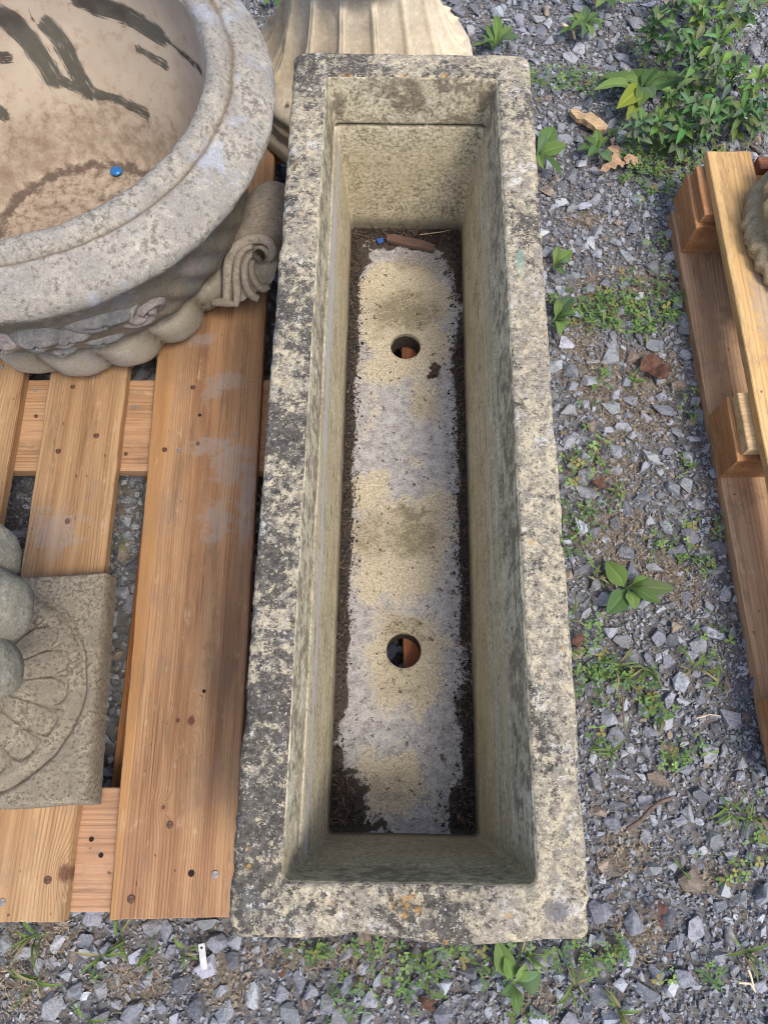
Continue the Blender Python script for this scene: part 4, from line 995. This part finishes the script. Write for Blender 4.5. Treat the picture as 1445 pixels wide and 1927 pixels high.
plant('plantain_weed', (963, 1848), [(934, 1768, 34), (1013, 1828, 38), (969, 1902, 24), (946, 1800, 26), (940, 1866, 16), (985, 1808, 18)], 'green plantain weed below the near end of the trough', 'weed', WG, hue=3)
plant('plantain_weed', (1008, 299), [(1040, 248, 32), (1062, 281, 24), (1052, 340, 18), (1020, 330, 16), (1022, 262, 18)], 'green plantain weed poking out beside the far right rim', 'weed', WG, hue=0)
plant('dandelion_weed', (1122, 290), [(1084, 290, 22), (1121, 250, 16), (1146, 312, 20), (1096, 268, 14), (1140, 268, 12), (1100, 312, 14)], 'small green weed beside the curled brown oak leaf', 'weed', WG, hue=2)
plant('plantain_weed', (1040, 504), [(1075, 474, 20), (1058, 520, 14), (1048, 470, 14, (.14, .19, .06)), (1070, 500, 10)], 'small bright weed touching the right rim of the trough', 'weed', WG, hue=1)
plant('plantain_weed', (1042, 606), [(1076, 565, 34), (1064, 620, 18), (1050, 640, 16), (1080, 600, 20), (1046, 572, 16)], 'plantain weed among clover beside the trough', 'weed', WG, hue=4)
plant('plantain_weed', (1200, 182), [(1134, 152, 38), (1188, 140, 34), (1285, 157, 40), (1110, 194, 24), (1172, 240, 22, (.17, .22, .04)), (1150, 228, 30, (.19, .23, .03)), (1192, 222, 26), (1230, 146, 24), (1165, 168, 20), (1222, 205, 22)], 'large plantain rosette with one yellowing leaf at upper right', 'weed', WG, hue=0, stem=[(1255, 148, .1), (1215, 120, .08)])
plant('narrow_leaf_weed', (1096, 60), [(1052, 66, 14), (1062, 42, 12), (1078, 32, 12), (1100, 22, 13), (1122, 36, 13), (1134, 56, 13), (1126, 76, 12), (1108, 88, 13), (1088, 90, 12), (1068, 82, 12)], 'neat narrow leaved weed rosette alone on the far gravel', 'weed', WG, hue=1)
plant('narrow_leaf_weed', (930, 98), [(884, 96, 14), (898, 76, 14), (912, 58, 14), (930, 46, 15), (946, 56, 14), (962, 68, 14), (974, 90, 14), (905, 100, 12)], 'leafy green weed behind the far end of the trough', 'weed', WG, hue=3)
plant('narrow_leaf_weed', (1130, 12), [(1090, 4, 12), (1108, -16, 12), (1140, -20, 12), (1168, -4, 13), (1190, 14, 12), (1150, 30, 12), (1115, 32, 12)], 'green weed at the top edge above the far gravel', 'weed', WG, hue=2)
plant('narrow_leaf_weed', (515, 4), [(500, 14, 14), (524, 16, 14), (540, -4, 12), (506, -10, 12)], 'green weed at the top edge between basin and pedestal', 'weed', WG, hue=1)
# the tall weed bed at the upper right, plant by plant
spots = [(1215, 92, 'beside the pale stone'), (1262, 30, ''), (1320, 20, ''), (1372, 15, ''), (1300, 60, ''), (1345, 75, ''), (1250, 120, ''), (1290, 120, ''), (1330, 130, ''), (1390, 60, ''), (1280, 180, ''), (1325, 185, ''), (1370, 160, ''), (1400, 200, ''), (1245, 230, ''), (1290, 240, ''), (1335, 235, ''), (1375, 250, ''), (1410, 245, ''), (1225, 265, ''), (1265, 285, ''), (1310, 275, ''), (1190, 270, '')]
for i, (u, v, _) in enumerate(spots):
    r = random.Random(50 + i); L = []; n = r.randint(22, 30); g = GREENS[r.randint(0, 4)]; a0 = r.uniform(0, 6)
    for k in range(n):
        a = a0 + k * 2.4; l = r.uniform(12, 40); gg = tuple(x * r.uniform(.9, 1.45) for x in (g if r.random() < .7 else (.12, .17, .09)))
        L.append((u + l * math.cos(a), v + l * .85 * math.sin(a), r.uniform(6, 13.5), gg, r.choice((0, 0, .2))))
    row = ['first', 'second', 'third', 'fourth', 'fifth', 'sixth', 'seventh', 'eighth', 'ninth', 'tenth']
    band = 0 if v < 100 else (1 if v < 210 else 2); bn = ['top', 'middle', 'bottom'][band]
    mates = sorted([s for s in spots if (0 if s[1] < 100 else (1 if s[1] < 210 else 2)) == band])
    st = [(u + r.uniform(-40, 40), v - r.uniform(10, 60), r.uniform(.06, .14)) for _ in range(2)] if i % 3 == 0 else None
    t = plant('leafy_weed', (u, v), L, f'leafy green weed in the upper right weed bed, {row[mates.index(spots[i])]} from left in its {bn} row', 'weed', 'weeds in the upper right bed', zc=r.uniform(.008, .03), hue=i, stem=st)

# clover carpet
CL = [(1070, 590, 45, 35, 90), (1130, 590, 60, 34, 230), (1200, 585, 70, 40, 280), (1255, 600, 40, 30, 60), (1240, 330, 55, 50, 330), (1190, 285, 50, 40, 190), (1260, 290, 60, 40, 180), (1300, 100, 80, 80, 200), (1330, 220, 80, 60, 200), (1060, 155, 50, 18, 120), (1115, 165, 35, 16, 80), (1190, 100, 18, 20, 40), (1010, 160, 16, 40, 34), (1230, 480, 22, 30, 26), (1265, 540, 26, 30, 26), (1170, 530, 20, 16, 14), (1120, 720, 24, 16, 14), (1080, 750, 40, 20, 16),
      (1110, 860, 55, 40, 60), (1075, 880, 26, 30, 34), (1290, 750, 20, 26, 16), (1300, 800, 16, 16, 8), (1285, 880, 16, 22, 16), (1090, 970, 34, 50, 60), (1080, 1030, 30, 30, 34), (1345, 1000, 14, 22, 18), (1280, 985, 24, 20, 16), (1240, 1030, 26, 22, 20), (1300, 1055, 36, 30, 34), (1140, 955, 30, 20, 16), (1100, 1205, 30, 50, 60), (1120, 1265, 50, 46, 120), (1180, 1275, 40, 30, 60), (1325, 1230, 46, 26, 40), (1330, 1180, 24, 20, 16), (1210, 1335, 40, 26, 44), (1260, 1420, 22, 26, 34), (1310, 1405, 14, 20, 12), (1130, 1390, 26, 20, 18),
      (760, 1845, 50, 50, 70), (650, 1870, 40, 40, 34), (590, 1790, 36, 16, 40), (700, 1785, 60, 14, 36), (860, 1785, 50, 16, 36), (830, 1830, 16, 30, 14), (1090, 1800, 50, 26, 44), (1150, 1790, 30, 26, 34), (1330, 1830, 22, 24, 14), (1230, 1840, 30, 20, 16), (1420, 1560, 22, 50, 30), (1370, 1630, 26, 22, 16), (990, 1790, 40, 24, 30), (930, 1820, 24, 30, 24), (230, 1010, 24, 80, 10), (1000, 1905, 30, 14, 12), (185, 1840, 8, 8, 6), (1290, 1620, 16, 16, 8)]
def build_clover():
    Vs, Fs, Cs, off = [], [], [], 0
    for u, v, ru, rv, n in CL:
        for _ in range(int(n * 1.0)):
            a = rng.uniform(0, 6.28); q_ = rng.random() ** .75 * 1.25
            if rng.random() < .42: continue
            p = px(u + ru * q_ * math.cos(a) * 1.1, v + rv * q_ * math.sin(a) * 1.1, 0)
            h = rng.uniform(.008, .024); s = rng.choice([.0035, .0055, .0075]) * rng.uniform(.8, 1.25); a0 = rng.uniform(0, 6.28); g = np.array(GREENS[rng.integers(0, 5)]) * rng.uniform(.75, 1.35)
            tl = rng.normal(0, .35, 2); kind = rng.random()
            if kind < .10: g = np.array([.24, .21, .07]) * rng.uniform(.6, 1.2)
            for k in range(3 if kind < .75 else 2):
                b = a0 + k * (2.094 if kind < .75 else 2.9); ca, sa = math.cos(b), math.sin(b)
                pts = np.array([(0, 0, 0), (.55, -.42, .12), (1.0, -.40, .10), (1.12, 0, 0), (1.0, .40, .10), (.55, .42, .12), (.95, 0, .0)]) * s
                if kind >= .75: pts = pts * [1.9, .7, 1.2]
                X = pts[:, 0] * ca - pts[:, 1] * sa; Y = pts[:, 0] * sa + pts[:, 1] * ca; Z = pts[:, 2] + X * tl[0] + Y * tl[1] + h
                Vs.append(np.stack([X + p.x, Y + p.y, Z], 1)); Fs.append(np.array([(0, 1, 6), (1, 2, 6), (2, 3, 6), (3, 4, 6), (4, 5, 6), (5, 0, 6)]) + off); off += 7
                c = np.repeat(g[None], 7, 0); c[0] *= 1.4; c[6] *= 1.35; Cs.append(c)
    o = mesh_obj('clover', np.concatenate(Vs), np.concatenate(Fs), LEAF, None, True, cols=np.concatenate(Cs))
    tag(o, 'low green clover creeping through the gravel', 'clover', kind='stuff')
build_clover()

# grass tufts
GR = [(1210, 1258, 5, 50, 'near the plantain beside the trough'), (1155, 1258, 4, 55, 'beside the trough in the clover'), (1300, 1262, 5, 45, 'in front of the right pallet runner'), (1345, 1290, 4, 34, 'against the right pallet runner'), (985, 1790, 5, 60, 'at the near right end of the trough'), (1075, 1850, 6, 55, 'below the near right corner of the trough'),
      (1165, 1900, 6, 50, 'at the bottom edge right of centre'), (1370, 1525, 6, 55, 'past the near end of the right runner'), (1405, 1540, 5, 45, 'at the right edge below the pallet'), (1150, 1415, 5, 50, 'alone on the bare gravel beside the trough'), (75, 1760, 7, 70, 'under the near end of the left pallet'), (70, 1840, 5, 55, 'on the gravel at lower left'),
      (195, 1795, 5, 48, 'beside a big stone below the pallet'), (228, 1760, 5, 46, 'below the gap between the pallet boards'), (285, 1795, 4, 40, 'below the wide pallet board'), (350, 1790, 4, 42, 'beside the white plastic tag'), (165, 1920, 5, 50, 'at the bottom edge on the left'), (1395, 1790, 4, 44, 'at the lower right beside the round pebble'), (800, 1830, 4, 44, 'below the middle of the trough end'), (1160, 930, 6, 36, 'in the straw beside the trough'), (1120, 1090, 5, 36, 'left of the plantain beside the trough'), (1190, 720, 6, 30, 'in the straw patch'), (1070, 1165, 5, 44, 'against the trough below the plantain'), (1400, 20, 6, 60, 'in the upper right corner'), (1240, 1350, 3, 40, 'below the clover on the path')]
def build_grass():
    for i, (u, v, n, l, where) in enumerate(GR):
        c = px(u, v, .004); Vs, Fs, Cs, off = [], [], [], 0; r = random.Random(i)
        for k in range(n + 2):
            a = r.uniform(0, 6.28); ln = l * r.uniform(.5, 1.05) * (c - cam.location).length / FPX; w = r.uniform(.0028, .0055)
            V, F, rib = leaf_mesh(ln, w, r.uniform(.25, .5), .3, 8, .05, .02, k); V = place_leaf(V, (r.uniform(-.006, .006), r.uniform(-.006, .006), 0), a, R(r.uniform(5, 25)), 0)
            V[:, 2] = np.maximum(V[:, 2], .003); Vs.append(V); Fs.append(F + off); off += len(V)
            b = np.array((.12, .19, .045) if r.random() < .75 else (.26, .23, .12)) * r.uniform(.75, 1.25); Cs.append(np.repeat(b[None], len(V), 0) * (1 + .2 * rib[:, None]))
        o = mesh_obj('grass_tuft', np.concatenate(Vs), np.concatenate(Fs), LEAF, None, True, cols=np.concatenate(Cs)); o.location = (c.x, c.y, .004)
        tag(o, 'small grass tuft ' + where, 'grass', 'grass tufts in the gravel')
build_grass()

# ------------------------------------------------------------------ small things
def slab(name, pts, z, th, mat, curl=0.0, seed=0, sub=2, jag=.16):
    "thin irregular piece from an outline of world points (x, y), with thickness and curl"
    rj = random.Random(seed + len(pts)); P0 = [Vector(p[:2]) for p in pts]; pts = []
    for a_, b_ in zip(P0, P0[1:] + P0[:1]):
        nrm = Vector((-(b_ - a_).y, (b_ - a_).x)); pts.append(a_)
        for g_ in (.3, .65): pts.append(a_.lerp(b_, g_) + nrm * rj.uniform(-jag, jag))
    c = sum((Vector(p[:2]) for p in pts), Vector((0, 0))) / len(pts)
    bm = bmesh.new(); f = bm.faces.new([bm.verts.new((p[0] - c.x, p[1] - c.y, 0)) for p in pts]); bmesh.ops.recalc_face_normals(bm, faces=bm.faces)
    ex_ = bmesh.ops.extrude_face_region(bm, geom=list(bm.faces)); bmesh.ops.translate(bm, vec=(0, 0, th), verts=[g for g in ex_['geom'] if isinstance(g, bmesh.types.BMVert)])
    bmesh.ops.triangulate(bm, faces=bm.faces)
    for _ in range(sub): bmesh.ops.subdivide_edges(bm, edges=bm.edges, cuts=1, use_grid_fill=True)
    bmesh.ops.triangulate(bm, faces=bm.faces); bmesh.ops.recalc_face_normals(bm, faces=bm.faces)
    me = bpy.data.meshes.new(name); bm.to_mesh(me); bm.free(); me.materials.append(mat)
    V = np.array([v.co for v in me.vertices])
    if curl: V[:, 2] += curl * (fbm(V, 40, seed, 2) + 1) * .5
    me.vertices.foreach_set('co', V.astype(np.float32).ravel()); me.update()
    o = bpy.data.objects.new(name, me); col.objects.link(o); o.location = (c.x, c.y, z); return o
P2 = lambda L, z: [tuple(px(u, v, z)[:2]) for u, v in L]
zf = Z_PAL + .053
o = slab('wood_stick', P2([(728, 446), (742, 445), (800, 458), (818, 466), (816, 476), (800, 473), (756, 463), (727, 456)], zf), zf, .007, wood('stick_wood', srgb(110, 88, 76), srgb(84, 64, 54), 61, freq=200, axis=0), .002, jag=.02)
tag(o, 'short flat brown wood stick lying at far end inside the trough', 'stick')
o = slab('plastic_scrap', P2([(709, 450), (720, 448), (723, 456), (713, 459)], zf), zf, .003, flat_mat('blue_plastic', srgb(52, 92, 160), .4), .003)
tag(o, 'tiny blue plastic scrap beside the stick inside the trough', 'scrap')
deadm = flat_mat('dead_leaf_dark', srgb(66, 54, 46), .9, .4, 120)
o = slab('dead_leaf', P2([(812, 686), (820, 684), (830, 692), (824, 704), (814, 708), (806, 715), (803, 708), (812, 700)], zf), zf, .002, deadm, .006)
tag(o, 'shrivelled dark leaf beside the far drain hole inside the trough', 'dead leaf')
tan_leaf = flat_mat('dry_oak_leaf', srgb(164, 134, 106), .8, .3, 90)
oak = [(1148, 262), (1156, 258), (1154, 272), (1166, 276), (1162, 290), (1168, 300), (1180, 306), (1172, 316), (1162, 312), (1158, 320), (1148, 316), (1138, 326), (1124, 322), (1132, 314), (1146, 306), (1152, 294), (1142, 282), (1150, 276)]
o = slab('oak_leaf', P2(oak, .02), .016, .0012, tan_leaf, .012, 3); tag(o, 'curled tan oak leaf lying on gravel near upper right weeds', 'dead leaf')
o = slab('oak_leaf', P2([(1172, 300), (1184, 292), (1200, 296), (1206, 306), (1196, 310), (1186, 306), (1176, 312)], .02), .016, .0012, tan_leaf, .010, 5); tag(o, 'small piece of tan oak leaf right of the larger one', 'dead leaf')
redm = flat_mat('red_brown_leaf', srgb(92, 66, 54), .9, .35, 90)
for k, (L, lab) in enumerate([([(1205, 690), (1225, 668), (1252, 672), (1262, 700), (1240, 716), (1222, 704)], 'crumpled red brown leaf on the straw patch'), ([(786, 1880), (800, 1876), (822, 1884), (812, 1896), (826, 1902), (806, 1904), (792, 1894)], 'brown dead leaf below the near end of the trough'), ([(1075, 1205), (1098, 1196), (1104, 1208), (1086, 1218)], 'small brown leaf against the trough in clover'), ([(1110, 905), (1130, 900), (1142, 914), (1124, 924)], 'pinkish brown leaf scrap in straw beside the trough'), ([(1236, 1694), (1246, 1688), (1250, 1720), (1246, 1745), (1236, 1730)], 'grey brown strip of bark on the near gravel path'), ([(520, 1840), (538, 1810), (546, 1812), (534, 1838)], 'folded brown leaf below the near left trough corner')]):
    o = slab('dead_leaf', P2(L, .02), .010, .0008, redm, .022, k, 3, .3); tag(o, lab, 'dead leaf')
chip = wood('split_wood', srgb(196, 170, 132), srgb(160, 126, 90), 71, freq=160, axis=0)
o = slab('wood_chunk', P2([(1072, 206), (1086, 204), (1098, 214), (1112, 212), (1130, 226), (1144, 238), (1138, 246), (1120, 242), (1100, 228), (1084, 222)], .02), .008, .012, chip, .008, 2, jag=.07); tag(o, 'pale splintered wood chunk on gravel beside the weeds', 'wood chunk')
# white plastic tag with a small hole
def build_tag():
    a, b = px(379, 1776, .027), px(384, 1826, .027); c = (a + b) / 2; L = (b - a).length; W = .0105
    bm = bmesh.new(); bmesh.ops.create_cube(bm, size=1, matrix=Matrix.Diagonal((W, L, .0016, 1))); bmesh.ops.bevel(bm, geom=list(bm.edges), offset=.0005, segments=1, affect='EDGES')
    me = bpy.data.meshes.new('plastic_tag'); bm.to_mesh(me); bm.free(); me.materials.append(flat_mat('white_plastic', srgb(186, 186, 184), .5, .15, 60))
    o = bpy.data.objects.new('plastic_tag', me); col.objects.link(o); o.location = c; o.rotation_euler = (.06, .05, math.atan2(b.y - a.y, b.x - a.x) + math.pi / 2)
    bm = bmesh.new(); bmesh.ops.create_cone(bm, cap_ends=True, segments=14, radius1=.0019, radius2=.0019, depth=.0008); me = bpy.data.meshes.new('tag_hole'); bm.to_mesh(me); bm.free(); me.materials.append(nail_mats[2])
    h = bpy.data.objects.new('tag_hole', me); col.objects.link(h); h.parent = o; h.location = (0, L / 2 - .006, .0008)
    tag(o, 'white plastic plant tag lying on gravel below the left pallet', 'tag')
build_tag()
# twigs
tw = flat_mat('grey_twig', srgb(108, 92, 80), .9, .3, 120); tw2 = flat_mat('pale_twig', srgb(200, 180, 150), .85, .2, 120)
def twig(L, rad, m, label, z=.018):
    pts = [px(u, v, z + .002 * math.sin(i * 2)) for i, (u, v) in enumerate(L)]; o0 = pts[0].copy()
    V, F = sweep([p - o0 for p in pts], [rad * (1 - .4 * i / len(pts)) for i in range(len(pts))], 8); o = mesh_obj('twig', V, F, m, None); o.location = o0; tag(o, label, 'twig', 'twigs on the gravel')
twig([(1180, 1562), (1205, 1545), (1225, 1522), (1245, 1508), (1268, 1500)], .0042, tw, 'thick grey brown twig on the near gravel path')
twig([(1172, 1310), (1172, 1335), (1175, 1368)], .0022, tw, 'thin brown twig upright beside the clover patch')
twig([(1390, 1850), (1412, 1852), (1422, 1868)], .002, tw2, 'short pale straw stalk at the lower right corner')
twig([(1408, 1826), (1414, 1842), (1418, 1860)], .0022, tw2, 'bent pale stalk at the lower right corner')
twig([(1310, 1352), (1335, 1345), (1353, 1347)], .0014, tw2, 'thin pale stalk near the right runner end')
twig([(1060, 45), (1078, 56), (1082, 72)], .004, tw2, 'pale split stalk on the far gravel near top')
twig([(790, 441), (830, 436), (848, 432)], .0009, tw2, 'thin pale straw at far end inside the trough', Z_PAL + .056)
# blue glass gem in the basin
def build_gem():
    p = px(218, 320, Z_PAL + .052); u, v = np.meshgrid(np.linspace(0, np.pi, 13), np.linspace(0, 2 * np.pi, 28, endpoint=False), indexing='ij')
    S = np.stack([np.sin(u) * np.cos(v) * .0125, np.sin(u) * np.sin(v) * .0115, np.cos(u) * .0052], -1).reshape(-1, 3)
    q = NT('blue_glass'); n = q.noise(170, 3, .6); c = q.mix(n, srgb(8, 60, 120), srgb(30, 130, 200)); q.done(c, q.bump(n, .4, .002), .12); q.b.inputs['Specular IOR Level'].default_value = .6; q.b.inputs['Coat Weight'].default_value = .6
    o = mesh_obj('glass_gem', S, gridfaces(13, 28, True), q.m, None); o.location = (p.x, p.y, Z_PAL + .0505); tag(o, 'shiny blue glass gem lying in the bottom of the basin', 'gem')
build_gem()
